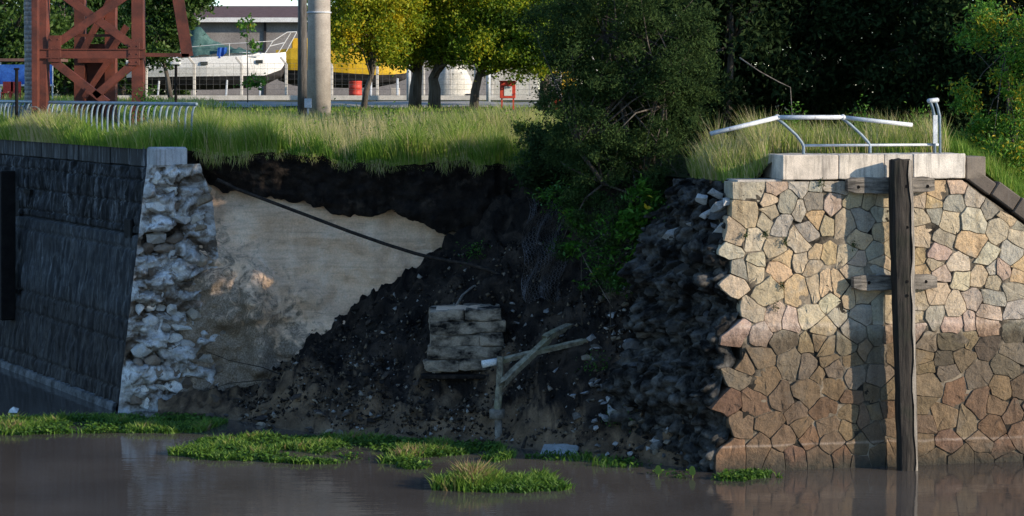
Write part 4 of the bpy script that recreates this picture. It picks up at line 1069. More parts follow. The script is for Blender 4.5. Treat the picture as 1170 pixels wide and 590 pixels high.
# stands
for x in (185, 262, 300):
    MB().tube([(bp(x, 0).x, Yb - 1.3, gz1(bp(x, 0).x, Yb) - .05), (bp(x, 0).x, Yb - .85, bp(x, 92).z)], .05, 6).build('stand', M_galv, sb)
# tarp over the boom: draped ridge
nx, ny = 40, 24; XX, TT = np.meshgrid(np.linspace(206, 296, nx), np.linspace(-1, 1, ny), indexing='ij'); X, T = XX.ravel(), TT.ravel()
ry = np.interp(X, [206, 213, 222, 228, 240, 252, 270, 296], [62, 42, 28, 27.5, 42, 49, 54, 60]); ey = np.interp(X, [206, 230, 250, 296], [66, 65, 62, 61])
zr, ze = HC - (ry - HY) * Yb / F, HC - (ey - HY) * Yb / F
w = np.interp(X, [206, 230, 260, 296], [.9, 1.15, 1.0, .7]); a = np.abs(T)
Zt = zr + (ze - zr) * a ** .8 + .07 * fbm(np.stack([X * .16, T * 2, X * 0], 1), 3, 3) * (1 - a * .3)
tg = thing('tarpaulin', 'green tarpaulin draped over the boom of the white sailboat', 'tarp', (PXw(235, Yb), Yb, float(Zt.min())))
mesh('sheet', np.stack([PXw(X, Yb), Yb + w * T + .06 * fbm(np.stack([X * .3, T * 3, X * 0], 1), 2, 4), Zt], 1), gridfaces(nx, ny), M_tarp, tg, True)
q = bp(257, 61, -1.1); XX, TT = np.meshgrid(np.linspace(252, 263, 10), np.linspace(0, 1, 8), indexing='ij'); X, T = XX.ravel(), TT.ravel()
o = mesh('blue_cloth', np.stack([PXw(X, Yb), Yb - 1.05 - .28 * T + .05 * np.sin(X * 1.3), HC - (55 + 9 * T + 3 * np.sin((X - 252) * .4) * T - HY) * Yb / F], 1), gridfaces(10, 8), M_btarp, None, True)
tag(o, 'small bright blue cloth hanging on the white sailboat deck', 'cloth')

# yellow boat
yb = thing('motorboat', 'large yellow hull with dark bottom propped behind the red barrel', 'boat', (PXw(400, 106), 106, gz1(PXw(400, 106), 106)))
Yc_ = 106.0
hull('hull', [318, 335, 360, 400, 430, 450, 463, 470], [58, 56, 55, 54, 53, 52, 51, 50.5], [80, 80.5, 81, 84, 86, 85.5, 84, 80], [92, 98, 100, 101, 100, 96, 91, 84], [1.1, 1.3, 1.4, 1.4, 1.15, .8, .4, .08], Yc_, M_hully, M_antif, yb)
m = MB(); m.box(P(355, 51, Yc_), .9, .7, .30, None, .06); m.build('cabin', M_hully, yb)
for x in (345, 425, 455): MB().tube([(PXw(x, Yc_), Yc_ - .9, gz1(PXw(x, Yc_), Yc_) - .05), (PXw(x, Yc_), Yc_ - .75, P(x, 90, Yc_).z)], .06, 6).build('stand', M_galv, yb)
MB().box((PXw(452, Yc_), Yc_ - .2, gz1(PXw(452, Yc_), Yc_) + .25), .22, .3, .3, None, .02).build('keel_block', M_conc, yb)

# red barrel
M_drum = rough_mat('red_drum_paint', (.48, .045, .03), (.58, .075, .045), 3, 30, .5, .1, .005)
bX, bY = PXw(406, 98), 98.0; bz = gz1(bX, bY)
bd = thing('steel_drum', 'bright red steel drum standing below the yellow hull', 'barrel', (bX, bY, bz))
pr = [(.0, .30), (.02, .31), (.30, .30), (.32, .32), (.35, .30), (.60, .30), (.62, .32), (.65, .30), (.88, .30), (.90, .315), (.92, .30)]
MB().tube([(bX, bY, bz + a) for a, _ in pr], [b for _, b in pr], 20).build('body', M_drum, bd, True)
MB().tube([(bX, bY, bz + .915), (bX, bY, bz + .93)], .285, 20).build('lid', M_drum, bd)

# warehouse with brown roof
M_wallg = rough_mat('grey_render', (.22, .20, .19), (.31, .285, .27), .7, 12, .9, .2)
M_roof = rough_mat('brown_roof_sheet', (.115, .065, .052), (.17, .10, .08), 1, 25, .8, .3, sc=(3, 3, .4))
wX0, wX1, wY = PXw(205, 122), PXw(520, 122), 122.0; wg = gz1((wX0 + wX1) / 2, wY); ez = P(0, 21.5, 121).z
wh = thing('warehouse', 'grey warehouse with brown sheet roof and white gutter behind the sailboat', 'building', ((wX0 + wX1) / 2, wY, wg))
MB().box(((wX0 + wX1) / 2, wY + 7, (wg + ez) / 2), (wX1 - wX0) / 2, 7, (ez - wg) / 2 + .02).build('wall', M_wallg, wh)
rz = P(0, 7, 129).z
V = [(wX0 - .4, wY - .6, ez), (wX1 + .4, wY - .6, ez), (wX1 + .4, wY + 7, rz), (wX0 - .4, wY + 7, rz), (wX0 - .4, wY + 14.6, ez), (wX1 + .4, wY + 14.6, ez)]
V += [(a, b, c - .12) for a, b, c in V]
rf = MB().add(V, [(0, 1, 2, 3), (3, 2, 5, 4), (9, 8, 7, 6), (10, 11, 8, 9), (0, 6, 7, 1), (4, 5, 11, 10), (0, 3, 9, 6), (3, 4, 10, 9), (1, 7, 8, 2), (2, 8, 11, 5)]).build('roof', M_roof, wh)
MB().box(((wX0 + wX1) / 2, wY - .68, ez - .06), (wX1 - wX0) / 2 + .4, .07, .13).build('gutter', M_white, rf)
MB().box((PXw(303, 122), wY - .06, (wg + ez) / 2), .07, .05, (ez - wg) / 2 - .1).build('downpipe', M_antif, wh)
for x in (250, 285): MB().box((PXw(x, 122), wY - .02, wg + 2.0), .9, .04, .8).build('window', M_glass, wh)

# boatyard fence: concrete posts with cranked tops, wire mesh, low concrete kerb
M_postw = rough_mat('pale_concrete_post', (.50, .47, .42), (.66, .62, .56), 3, 30, .8, .2)
M_wire = rough_mat('fence_wire', (.08, .08, .08), (.16, .16, .155), 3, 30, .6, .0, spec=.4)
YF = 93.0; fz = gz1(-10, YF)
bf = thing('mesh_fence', 'pale cranked concrete posts and wire mesh around the boatyard', 'fence', (PXw(430, YF), YF, fz))
fposts = [167, 222, 276, 327, 379, 431, 484, 514, 562, 606, 640, 682]
me = None
for x in fposts:
    X = PXw(x, YF); z = gz1(X, YF)
    if me is None:
        m = MB(); m.bar((X, YF, z - .1), (X, YF, z + 1.62), .12, .12, (0, 1, 0), .015); m.bar((X, YF, z + 1.60), (X - .25, YF, z + 1.92), .10, .10, (0, 1, 0), .012)
        o = m.build('post', M_postw, bf); me = o.data; xz0 = (X, z)
    else:
        c = bpy.data.objects.new('post', me); COL.objects.link(c); c.parent = bf; c.location = (X - xz0[0], 0, z - xz0[1])
m = MB(); xa_, xb_ = PXw(120, YF), PXw(720, YF)
for k in range(7):
    z = fz + .25 + k * .23; m.tube([(xa_, YF - .07, z), (xb_, YF - .07, z)], .005, 4, False)
k = 0
while xa_ + k * .3 < xb_:
    m.tube([(xa_ + k * .3, YF - .07, fz + .2), (xa_ + k * .3, YF - .07, fz + 1.65)], .004, 4, False); k += 1
o = m.build('wire_mesh', M_wire, bf); o['kind'] = 'stuff'
MB().bar((xa_, YF - .25, fz + .12), (xb_, YF - .25, fz + .12), .16, .20).build('kerb', M_postw, bf)
# galvanised line posts standing in front of the fence
for x, yt, lab in ((467, 52, 'tall galvanised post between the yellow hull and the tree trunks'), (558, 58, 'tall galvanised post right of the slender grey trunk')):
    X = PXw(x, 90.5); z = gz1(X, 90.5); o = thing('steel_post', lab, 'post', (X, 90.5, z))
    MB().tube([(X, 90.5, z - .1), (X, 90.5, P(x, yt, 90.5).z)], .095, 10).build('pipe', M_galv, o, True); MB().tube([(X, 90.5, P(x, yt, 90.5).z - .005), (X, 90.5, P(x, yt, 90.5).z + .04)], .105, 10).build('cap', M_galv, o)
# red notice box on red legs
rX, rY = PXw(580, 80), 80.0; rz_ = gz1(rX, rY)
rb = thing('notice_box', 'red notice box with white panel on two red legs', 'sign', (rX, rY, rz_))
zc = P(0, 103, rY).z
MB().box((rX, rY, zc), .30, .12, .32, None, .015).build('cabinet', M_drum, rb)
MB().box((rX + .02, rY - .128, zc - .04), .15, .006, .18).build('panel', M_white, rb)
for s_ in (-1, 1): MB().bar((rX + s_ * .22, rY, rz_ - .1), (rX + s_ * .22, rY, zc - .3), .06, .06).build('leg', M_drum, rb)
MB().box((rX, rY - .02, zc + .335), .33, .15, .02).build('lid', M_drum, rb)
# red standpipe
hX, hY = PXw(634, 80), 80.0; hz_ = gz1(hX, hY)
hy = thing('hydrant', 'low red hydrant valve in the grass by the big bush', 'hydrant', (hX, hY, hz_))
MB().tube([(hX, hY, hz_ - .1), (hX, hY, hz_ + .55), (hX, hY, hz_ + .62)], [.09, .09, .05], 10).build('stem', M_drum, hy, True)
MB().tube([(hX - .22, hY, hz_ + .45), (hX + .22, hY, hz_ + .45)], .06, 8).build('outlet', M_drum, hy)
MB().tube([(hX - .16, hY, hz_ + .66), (hX + .16, hY, hz_ + .66)], .025, 6).build('handwheel', M_drum, hy)
# white covered dinghy and far sheds
M_cream = rough_mat('cream_canvas', (.50, .46, .38), (.66, .62, .54), 1.5, 14, .8, .3, .03)
cX, cY = PXw(517, 108), 108.0; cz = gz1(cX, cY)
cv = thing('covered_boat', 'small boat under a pale domed canvas behind the tree trunks', 'boat', (cX, cY, cz))
nx, ny = 20, 16; XX, TT = np.meshgrid(np.linspace(-1, 1, nx), np.linspace(0, math.pi, ny), indexing='ij'); X, T = XX.ravel(), TT.ravel()
rr_ = np.sqrt(np.clip(1 - .85 * X * X, 0, 1))
mesh('canvas', np.stack([cX + X * 1.0, cY + 1.0 * rr_ * np.cos(T), cz + .05 + 1.95 * rr_ * np.sin(T) ** .8 + .04 * np.sin(X * 14)], 1), gridfaces(nx, ny), M_cream, cv, True)
MB().box((cX, cY, cz + .12), 1.0, .8, .14, None, .05).build('cradle', M_antif, cv)
for x, yt, w, lab, mt in ((570, 72, 4.2, 'long cream shed wall seen between the tree trunks', M_cream), (640, 84, 1.6, 'small yellow container beyond the fence beside the bush', M_hully)):
    X = PXw(x, 112 if w > 2 else 100); Yd = 112. if w > 2 else 100.; z = gz1(X, Yd); zt = P(0, yt, Yd).z
    o = thing('shed', lab, 'shed', (X, Yd, z)); h2 = (zt - z) / 2
    MB().box((X, Yd + 1, z + h2), w / 2, 1, h2, None, .02).build('wall', mt, o); MB().box((X, Yd + 1, zt + .04), w / 2 + .12, 1.15, .05).build('roof', M_roof if w > 2 else mt, o)
    MB().box((X - w * .2, Yd - .015, z + .9), .4, .02, .85).build('door', M_wallg, o)
# blue sided stall and red crates at far left
sX, sY = PXw(20, 90), 90.0; sz_ = gz1(sX, sY)
st_ = thing('market_stall', 'blue tarpaulin stall on white posts behind the palm trunk', 'stall', (sX, sY, sz_))
z1_, z2_ = P(0, 97, sY).z, P(0, 74, sY).z
o = MB().box((sX, sY, (z1_ + z2_) / 2), 1.5, .03, (z2_ - z1_) / 2, None, .01).build('blue_sheet', M_btarp, st_)
MB().box((sX, sY - .05, z1_ - .02), 1.55, .05, .04).build('white_hem', M_white, st_)
for dx in (-1.5, -.72, .7, 1.5): MB().bar((sX + dx, sY, sz_ - .05), (sX + dx, sY, z2_ + .1), .05, .05).build('post', M_white, st_)
MB().box((sX, sY + 1.0, z2_ + .2), 1.7, 1.2, .06).build('roof', M_roof, st_)
for i, x in enumerate((8, 17, 50)):
    X = PXw(x, 89); z = gz1(X, 89.); o = thing('plastic_chair', ('red plastic chair under the blue stall sheet, leftmost', 'red plastic chair under the blue stall sheet, beside the thin black post', 'red plastic chair behind the tower leg')[i], 'chair', (X, 89., z), 'red chairs at the stall')
    MB().box((X, 89, z + .43), .22, .22, .025, None, .01).build('seat', M_drum, o); MB().box((X, 89.2, z + .68), .22, .02, .22, None, .01).build('backrest', M_drum, o)
    for a in (-1, 1):
        for b_ in (-1, 1): MB().bar((X + a * .19, 89 + b_ * .19, z - .02), (X + a * .19, 89 + b_ * .19, z + .41), .035, .035).build('leg', M_drum, o)
# thin black post
X, Yd = PXw(19, 61.5), 61.5; z = gz1(X, Yd)
o = thing('iron_post', 'thin black iron post before the railing at the left edge', 'post', (X, Yd, z))
MB().tube([(X, Yd, z - .1), (X, Yd, P(0, 80, Yd).z)], .05, 8).build('shaft', M_black, o); MB().box((X, Yd, P(0, 79, Yd).z), .07, .07, .03, None, .01).build('cap', M_black, o)
X, Yd = PXw(201, 80), 80.; z = gz1(X, Yd)
o = thing('yard_lamp', 'short black lamp post with pale flat head before the sailboat', 'lamp', (X, Yd, z))
MB().tube([(X, Yd, z - .1), (X, Yd, P(0, 74, Yd).z)], .055, 8).build('shaft', M_black, o); MB().box((X, Yd, P(0, 72.5, Yd).z), .18, .12, .05, None, .02).build('head', M_white, o)
# coil of wire at the leg of the tower
q = Vector((PXw(38, 61.2), 61.2, 0)); m = MB(); z = 6.95
for k in range(3): m.tube([(q.x + .30 * math.cos(a * .3491) * (1 - .1 * k), q.y + .1 * k, z + .42 * math.sin(a * .3491)) for a in range(19)], .014, 5, False)
tag(m.build('wire_coil', M_wire), 'loose coil of wire hanging at the tower foot by the railing', 'wire')

# ================================================================== IN THE BREACH
# cable sagging across the clay face
cp = [P(248, 205, 51.9), P(270, 216, 51.9), P(310, 231, 51.85), P(350, 246, 51.8), P(400, 265, 51.7), P(440, 279, 51.6), P(475, 290, 51.4), P(500, 296, 51.1), P(535, 302, 50.6), P(560, 309, 50.3), P(590, 324, 49.8)]
M_cable = rough_mat('black_cable', (.012, .010, .009), (.05, .038, .03), 8, 50)
tag(MB().tube(cp, .042, 8).build('cable', M_cable, None, True), 'thick dark cable sagging across the pale clay face', 'cable')
# fallen block of coursed masonry
M_fb = rough_mat('charred_stone', (.008, .0075, .0075), (.40, .32, .24), 2.2, 25, .9, .9, .05, stops=(.38, .60), sc=(1, 1, 1.6))
Yf = 48.55
fb = thing('fallen_masonry', 'fallen block of blackened coursed masonry lying on the earth slope', 'masonry', P(530, 425, Yf + .6))
yc = [354, 368, 382.5, 396, 411, 424]; xl = [491, 489, 489, 487, 484, 480]; xr_ = [571, 575, 574, 577, 578, 581]
for i in range(5):
    cuts = [0, 1] if i in (1, 3) else [0, rr.uniform(.3, .7), 1]
    for j in range(len(cuts) - 1):
        xa2 = xl[i] + (xr_[i] - xl[i]) * cuts[j]; xb2 = xl[i] + (xr_[i] - xl[i]) * cuts[j + 1]
        a, b_ = P(xa2, yc[i], Yf), P(xb2, yc[i + 1], Yf)
        ry_ = rr.uniform(-.035, .035); tx_ = .04 + rr.uniform(-.015, .015)
        o = rough_box('stone', ((a.x + b_.x) / 2 + rr.uniform(-.03, .03), Yf + .65 + ry_, (a.z + b_.z) / 2 + .045 * ((a.x + b_.x) / 2 + 1.1)), (b_.x - a.x) / 2 - .003, .65, (a.z - b_.z) / 2 - .004, (Vector((1, tx_, tx_ * .4)).normalized(), Vector((-tx_, 1, 0)).normalized(), Vector((-tx_ * .4, 0, 1)).normalized()), M_fb, fb, .035, 4.5, .13, .02)
MB().box(P(530, 427, Yf + .55), .99, .62, .05, None, .02).build('base_slab', M_soil, fb)
V = []; nx = 14
for i in range(nx):
    x = 498 + 66 * i / (nx - 1); a = P(x, 354, Yf); V += [(a.x, Yf + .05, a.z - .02), (a.x, Yf + .4, a.z + .03 + .05 * math.sin(i * .9) ** 2 * math.sin(math.pi * i / 13)), (a.x, Yf + 1.2, a.z - .03)]
mesh('sand_cap', V, [(3 * i + j, 3 * i + 1 + j, 3 * i + 4 + j, 3 * i + 3 + j) for i in range(nx - 1) for j in (0, 1)], M_clay, fb, True)
MB().tube([P(499, 426, 48.9), P(497, 450, 48.7), P(494, 474, 48.5)], .12, 10).build('support_stub', M_conc, fb, True)
M_footc = rough_mat('muddy_concrete', (.10, .085, .07), (.26, .235, .20), 5, 30, .9, .6, .02)
# broken frame: footed post and two leaning timbers
pX, pY = PXw(569.5, 46.75), 46.75; pz = min(debris1(pX, pY), P(0, 500, pY).z)
bpst = thing('broken_post', 'short broken post with collared concrete foot standing in the mud', 'post', (pX, pY, pz))
MB().tube([(pX, pY, P(0, 502, pY).z - .3), (pX, pY, P(0, 478, pY).z)], .085, 10).build('foot', M_footc, bpst, True)
MB().tube([(pX - .03, pY, P(0, 478, pY).z), (pX - .03, pY, P(0, 468, pY).z)], .17, 12).build('collar', M_footc, bpst, True)
MB().tube([(pX - .02, pY, P(0, 468, pY).z), (pX + .02, pY + .05, P(0, 440, pY).z), (pX + .04, pY + .05, P(0, 408, pY).z)], .085, 8, r2=.07).build('shaft', M_beam, bpst)
def timber(label, pts, w, h_):
    m = MB()
    pts = [Vector(q) for q in pts]; o = None
    a, b_ = pts[0], pts[-1]; d = (b_ - a).normalized(); s1 = d.cross(Vector((0, -.5, 1))).normalized(); s2 = s1.cross(d)
    V, Fs, K = [], [], 10
    for i in range(K + 1):
        t = i / K; c = a + (b_ - a) * t + s2 * (.008 * math.sin(t * 5)); f = 1 - .10 * t
        for x_, y_ in ((-1, -1), (-.2, -1.0), (.5, -1.0), (1, -1), (1, 1), (.3, 1.0), (-.4, 1.0), (-1, 1)):
            e = d * (rr.uniform(-.09, .09) if i in (0, K) else 0)
            V.append(c + e + s1 * (x_ * w / 2 * f * rr.uniform(.95, 1.05)) + s2 * (y_ * h_ / 2 * f * rr.uniform(.95, 1.05)))
    for i in range(K):
        for j in range(8): Fs.append((i * 8 + j, i * 8 + (j + 1) % 8, i * 8 + 8 + (j + 1) % 8, i * 8 + 8 + j))
    Fs += [tuple(range(7, -1, -1)), tuple(K * 8 + j for j in range(8))]
    m.add(V, Fs)
    return tag(m.build('broken_timber', M_beam), label, 'timber', 'broken timbers in the breach')
timber('steep greenish timber leaning over the broken post', [P(574, 438, 46.6), P(628, 386, 47.15)], .14, .15)
timber('short end of timber jutting past the top of the steep timber', [P(622, 387, 47.1), P(656, 370, 47.6)], .14, .15)
timber('long thin timber lying behind the steep one, rising to the rubble', [P(566, 414, 46.95), P(686, 385, 47.0)], .10, .11)
tag(MB().tube([P(551, 416.5, 46.8), P(570, 413, 46.9)], .085, 12).build('pipe_stub', M_white, None, True), 'short whitish pipe end poking left past the broken post', 'pipe')
# pale pipe and bent hose in the rubble foot
tag(MB().tube([P(646, 503, 45.9), P(664, 490, 46.3), P(680, 476, 46.7)], .055, 8).build('pipe', M_galv, None, True), 'pale curved pipe sticking out of the rubble foot', 'pipe')
hp = [P(613, 430, 47.6), P(618, 445, 47.2), P(614, 470, 46.8), P(605, 492, 46.3), P(597, 512, 45.9)]
tag(MB().tube(hp, .035, 6).build('hose', M_cable, None, True), 'dark bent hose hanging down beside the broken post', 'hose')
M_netw = rough_mat('rusty_net_wire', (.05, .045, .045), (.14, .13, .13), 3, 30, .7, .0)
# wire netting draped down the slope under the bush
nx, ny = 18, 44; m = MB(); pt = {}
for i in range(nx):
    for j in range(ny):
        x = 602 + 46 * i / (nx - 1) + 3 * math.sin(j * .3) + 2 * math.sin(i * .9 + j * .2) - 6 * j / ny; y = 225 + 118 * j / (ny - 1) + 3 * math.sin(i * .6); Yd = 50.2 - 2.0 * j / ny + .15 * math.sin(i * .7 + j * .4)
        pt[i, j] = P(x, y, Yd)
for i in range(nx):
    for j in range(ny - 1):
        k = i + (1 if j % 2 == 0 else 0)
        if k < nx: m.tube([pt[i, j], pt[k, j + 1]], .0055, 3, False)
        k = i - (0 if j % 2 == 0 else 1)
        if k >= 0 and k != i: m.tube([pt[i, j], pt[k, j + 1]], .0055, 3, False)
        elif k == i and i + 1 < nx: m.tube([pt[i, j], pt[i, j + 1]], .0055, 3, False)
tag(m.build('wire_netting', M_netw), 'torn wire netting hanging down the dark slope left of the bush', 'netting', kind='stuff')
# sticks and dead branches
def stick(label, pts, r, mat=None): tag(MB().tube(pts, r, 6, r2=r * .4).build('dead_branch', mat or M_beam, None, True), label, 'branch', 'dead branches in the breach')
M_twig = rough_mat('grey_twig', (.10, .085, .07), (.26, .23, .20), 6, 40)
stick('thin dark twig sprawling low across the clay foot, upper one', [P(340, 436, 50.6), P(300, 420, 50.9), P(262, 412, 51.0), P(236, 402, 51.1)], .016, M_cable)
stick('thin dark twig sprawling low across the clay foot, lower one', [P(345, 440, 50.6), P(305, 434, 50.9), P(262, 438, 50.9), P(232, 448, 50.9)], .016, M_cable)
stick('pale twisted root on the dark slope above the fallen masonry', [P(520, 352, 49.3), P(528, 338, 49.8), P(540, 328, 50.2), P(556, 322, 50.5), P(588, 316, 50.7)], .04, M_twig)
stick('long pale vine stem hanging from the bush over the rubble', [P(742, 246, 46.2), P(748, 268, 46.1), P(756, 300, 46.0), P(762, 318, 46.0)], .016, M_twig)
stick('pale forked stem hanging under the bush', [P(660, 280, 47.0), P(672, 305, 46.9), P(690, 335, 46.8), P(700, 352, 46.7)], .02, M_twig)
stick('grey twig lying across the rubble beside the long timber', [P(686, 402, 46.9), P(702, 408, 46.6), P(712, 402, 46.5), P(730, 425, 46.0)], .016, M_twig)
stick('grey stem rising behind the hanging vine', [P(683, 300, 47.2), P(694, 268, 47.3), P(698, 240, 47.4)], .02, M_twig)
# loose stones of the rubble heap
def on_slope(x, y):
    """walk along the pixel's ray until it meets the earth slope"""
    k = np.arange(42.6, 53, .04); X = (x - CX) * k / F; z = HC - (y - HY) * k / F; h = debris(X, k); i = np.argmax(h > z)
    return Vector((X[i], k[i], max(h[i], 0.0)))
cols = [(.26, .27, .29), (.13, .125, .12), (.06, .055, .05), (.38, .38, .39), (.17, .145, .115)]
def stone_label(o, x, y):
    v = o.color[1]; s_ = max(o.scale)
    tone_ = 'pale grey' if v > .3 else 'blue-grey' if v > .2 else 'brownish grey' if v > .1 else 'dark'
    size_ = 'large' if s_ > .19 else 'mid-sized' if s_ > .12 else 'small'
    if x < 690: zone = 'on dark earth ' + ('above the leaning timbers' if y < 380 else 'between the two timbers' if y < 410 and x > 600 else 'left of the broken post' if x < 575 else 'under the leaning timbers')
    else: zone = 'on the rubble slope ' + ('high under the bush' if y < 345 else 'by the long timber end' if y < 395 else 'above the tilted slab' if y < 440 else 'around the tilted slab' if y < 485 else 'near the waterline')
    if x >= 690: zone = 'on the ' + ('left' if x < 715 else 'middle' if x < 742 else 'right') + ' of' + zone[2:]
    return f'{size_} {tone_} stone {zone}'
for k in range(150):
    t = rr.random(); y = 300 + 225 * t ** .85; x0 = 690 - 45 * t + 20 * (t > .8); x = rr.uniform(x0, 775 - 10 * t)
    q = on_slope(x, y); o = rock('loose_stone', q + Vector((0, -.02, .03)), rr.uniform(.08, .19), None, rr.choice(cols), .6, .7)
    tag(o, stone_label(o, x, y), 'stone', 'loose stones of the rubble slope')
for k in range(22):
    x = rr.uniform(575, 690); y = rr.uniform(330, 470); q = on_slope(x, y); o = rock('loose_stone', q + Vector((0, 0, .01)), rr.uniform(.06, .14), None, rr.choice(cols[:3]), .6, .7)
    tag(o, stone_label(o, x, y), 'stone', 'loose stones of the rubble slope')
for k in range(28):
    x = rr.uniform(228, 400); y = rr.uniform(455, 498) ; q = on_slope(x, y); o = rock('earth_clod', q + Vector((0, 0, .02)), rr.uniform(.10, .28), None, rr.choice([(.20, .155, .11), (.30, .25, .19), (.09, .07, .055), (.05, .04, .035)]), .6, .7)
    tag(o, ('pale brown' if o.color[0] > .22 else 'brown' if o.color[0] > .10 else 'blackish') + (' large' if max(o.scale) > .24 else '') + ' clod of fallen earth ' + ('below the pale broken wall end' if x < 270 else 'below the standing clay rib' if x < 330 else 'on the lump at the foot of the slump'), 'clod', 'clods at the foot of the clay face')
for k in range(36):
    x = rr.uniform(380, 480); y = rr.uniform(330, 495)
    if y < 560 - x * .55: continue
    q = on_slope(x, y); o = rock('earth_clod', q, rr.uniform(.07, .20), None, rr.choice([(.03, .024, .02), (.06, .048, .04), (.015, .013, .012)]), .6, .7)
    tag(o, ('dark brown' if o.color[0] > .05 else 'dark' if o.color[0] > .025 else 'black') + (' large' if max(o.scale) > .17 else ' small') + ' clod of earth ' + ('high' if y < 390 else 'midway' if y < 445 else 'low') + ' on the slump ' + ('beside the fallen masonry' if x > 440 else 'under the clay face'), 'clod', 'clods on the dark slump')
# flat slabs among the rubble
for x, y, w, hgt, lab in ((715, 465, .42, .16, 'pale greenish slab tilted in the rubble beside the broken wall'), (640, 519, .40, .10, 'flat blue-grey slab lying at the waterline'), (733, 432, .20, .14, 'small square pale block on the rubble under the twigs')):
    q = on_slope(x, y); a = Vector((.85, -.2, .45 if w > .41 else .05)).normalized(); s_ = Vector((0, 1, .3)).normalized(); s_ = (s_ - a * s_.dot(a)).normalized(); u2 = a.cross(s_)
    o = MB().box(q + Vector((0, -.08, .08)), w, .22, hgt / 2, (a, s_, u2), .02).build('stone_slab', M_granite); o.color = (.34, .36, .36, 1); tag(o, lab, 'slab')
# ================================================================== TREES AND SHRUBS
M_bark = timber_mat('tree_bark', (.035, .028, .022), (.13, .11, .09))
M_leafy = leaf_mat('yellowing_leaves', [(0, (.025, .055, .008)), (.35, (.14, .24, .018)), (.65, (.34, .37, .022)), (.85, (.52, .42, .02)), (1, (.72, .50, .02))], .5)
M_leafg = leaf_mat('green_leaves', [(0, (.015, .04, .008)), (.5, (.04, .085, .015)), (1, (.10, .16, .03))], .35)
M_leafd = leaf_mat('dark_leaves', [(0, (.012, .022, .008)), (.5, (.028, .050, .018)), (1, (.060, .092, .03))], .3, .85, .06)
M_leafb = leaf_mat('fresh_leaves', [(0, (.025, .075, .010)), (.5, (.06, .17, .016)), (.9, (.13, .27, .03)), (1, (.45, .34, .02))], .35)

M_leafm = leaf_mat('bush_leaves', [(0, (.016, .030, .010)), (.5, (.042, .075, .022)), (1, (.085, .130, .036))], .35, .8, .08)
def crown(ells, n, nclump, spread, seed):
    """leaf points: clumps spread through a set of ellipsoids"""
    r = np.random.default_rng(seed); pts = []
    vol = np.array([e[3] * e[4] * e[5] for e in ells]) ** .7; vol /= vol.sum()
    cl = []; own = r.choice(len(ells), nclump, p=vol)
    for k in own:
        e = ells[k]; d = r.normal(size=3); d /= np.linalg.norm(d); rad = r.uniform(.35, 1.0) ** .6
        cl.append((e[0] + d[0] * e[3] * rad, e[1] + d[1] * e[4] * rad, e[2] + d[2] * e[5] * rad))
    cl = np.array(cl); idx = r.integers(0, nclump, n); sp = spread * r.uniform(.5, 1.3, nclump)
    off = r.normal(size=(n, 3)) * sp[idx][:, None]; off[:, 2] *= .7
    p = cl[idx] + off
    ct = r.normal(size=nclump) * .12
    tone = ct[idx] + r.normal(size=n) * .13
    return p, tone, cl, r
def tree(name, label, cat, base, trunk, ells, n, nclump, spread, size, mat, tone0=.45, group=None, seed=1, r0=.2, asp=.45, up=.3, limbs=10, trunks=None):
    base = Vector(base); t = thing(name, label, cat, base, group)
    p, tone, cl, r = crown(ells, n, nclump, spread, seed)
    for k, tr in enumerate(trunks or [trunk]):
        m = MB(); tr = [Vector(q) for q in tr]; m.tube(tr, [r0 * (1 - .55 * i / (len(tr) - 1)) for i in range(len(tr))], 9)
        tp = tr[-1]
        for j in range(limbs):
            c = Vector(cl[r.integers(0, len(cl))]); i = int(r.integers(max(1, len(tr) // 2), len(tr))); s = tr[i]
            mid = (s + c) / 2 + Vector((r.normal() * .15, r.normal() * .15, .12)); m.tube([s, mid, c], [r0 * .34, r0 * .2, r0 * .06], 5)
        m.build('trunk', M_bark, t, True)
    o = leaves('crown', p, size * r.uniform(.6, 1.3, n), np.clip(tone0 + tone, 0, 1), mat, t, up, asp); o['kind'] = 'stuff'
    return t
def G(x, Y, dz=0): X = PXw(x, Y); return Vector((X, Y, gz1(X, Y) + dz))
def E(x, y, Y, rx, ry, rz): q = P(x, y, Y); return (q.x, q.y, q.z, rx, ry, rz)

# yellowing street trees in front of the boatyard
def street(label, xb, Y, path, ells, n, seed, tone0, r0, nc=120, group='yellowing trees by the boatyard'):
    b = G(xb, Y); tr = [b - Vector((0, 0, .15))] + [P(x, y, Y) for x, y in path]
    return tree('street_tree', label, 'tree', b, tr, ells, int(n * 2.1), int(nc * 1.3), .30, .135, M_leafy, tone0, group, seed, r0, .55, .35, 14)
street('slender leaning tree with the yellowest leaves beside the concrete pole', 415, 79, [(418, 105), (424, 88), (428, 72), (432, 40)], [E(405, 20, 79, 1.5, 1.5, 1.3), E(440, 5, 79, 1.6, 1.6, 1.6), E(415, -25, 79, 2.0, 2.0, 1.6), E(400, 50, 78.5, .8, .9, .6), E(440, 55, 79, .9, 1, .7)], 17000, 11, .62, .13, 110)
street('tree with thick dark trunk, left of a close pair', 474, 82, [(475, 100), (477, 85), (478, 70), (482, 30)], [E(470, 30, 82, 1.7, 1.6, 1.4), E(500, 0, 82, 2.4, 2.2, 1.8), E(470, -40, 82, 2.4, 2.2, 1.8), E(480, 62, 81.5, 1.2, 1.0, .6), E(450, 52, 81, 1.2, 1.0, .8), E(505, 60, 81, 1.1, .9, .5)], 21000, 12, .52, .28, 130)
street('tree with thick dark trunk, right of a close pair', 496, 81, [(497, 102), (495, 90), (501, 76), (512, 40)], [E(530, 30, 81, 1.8, 1.6, 1.3), E(560, 5, 81, 2.2, 2.0, 1.8), E(530, 60, 80.5, 1.0, 1.0, .55), E(520, -40, 81, 2.4, 2.2, 1.6)], 17000, 13, .48, .27, 120)
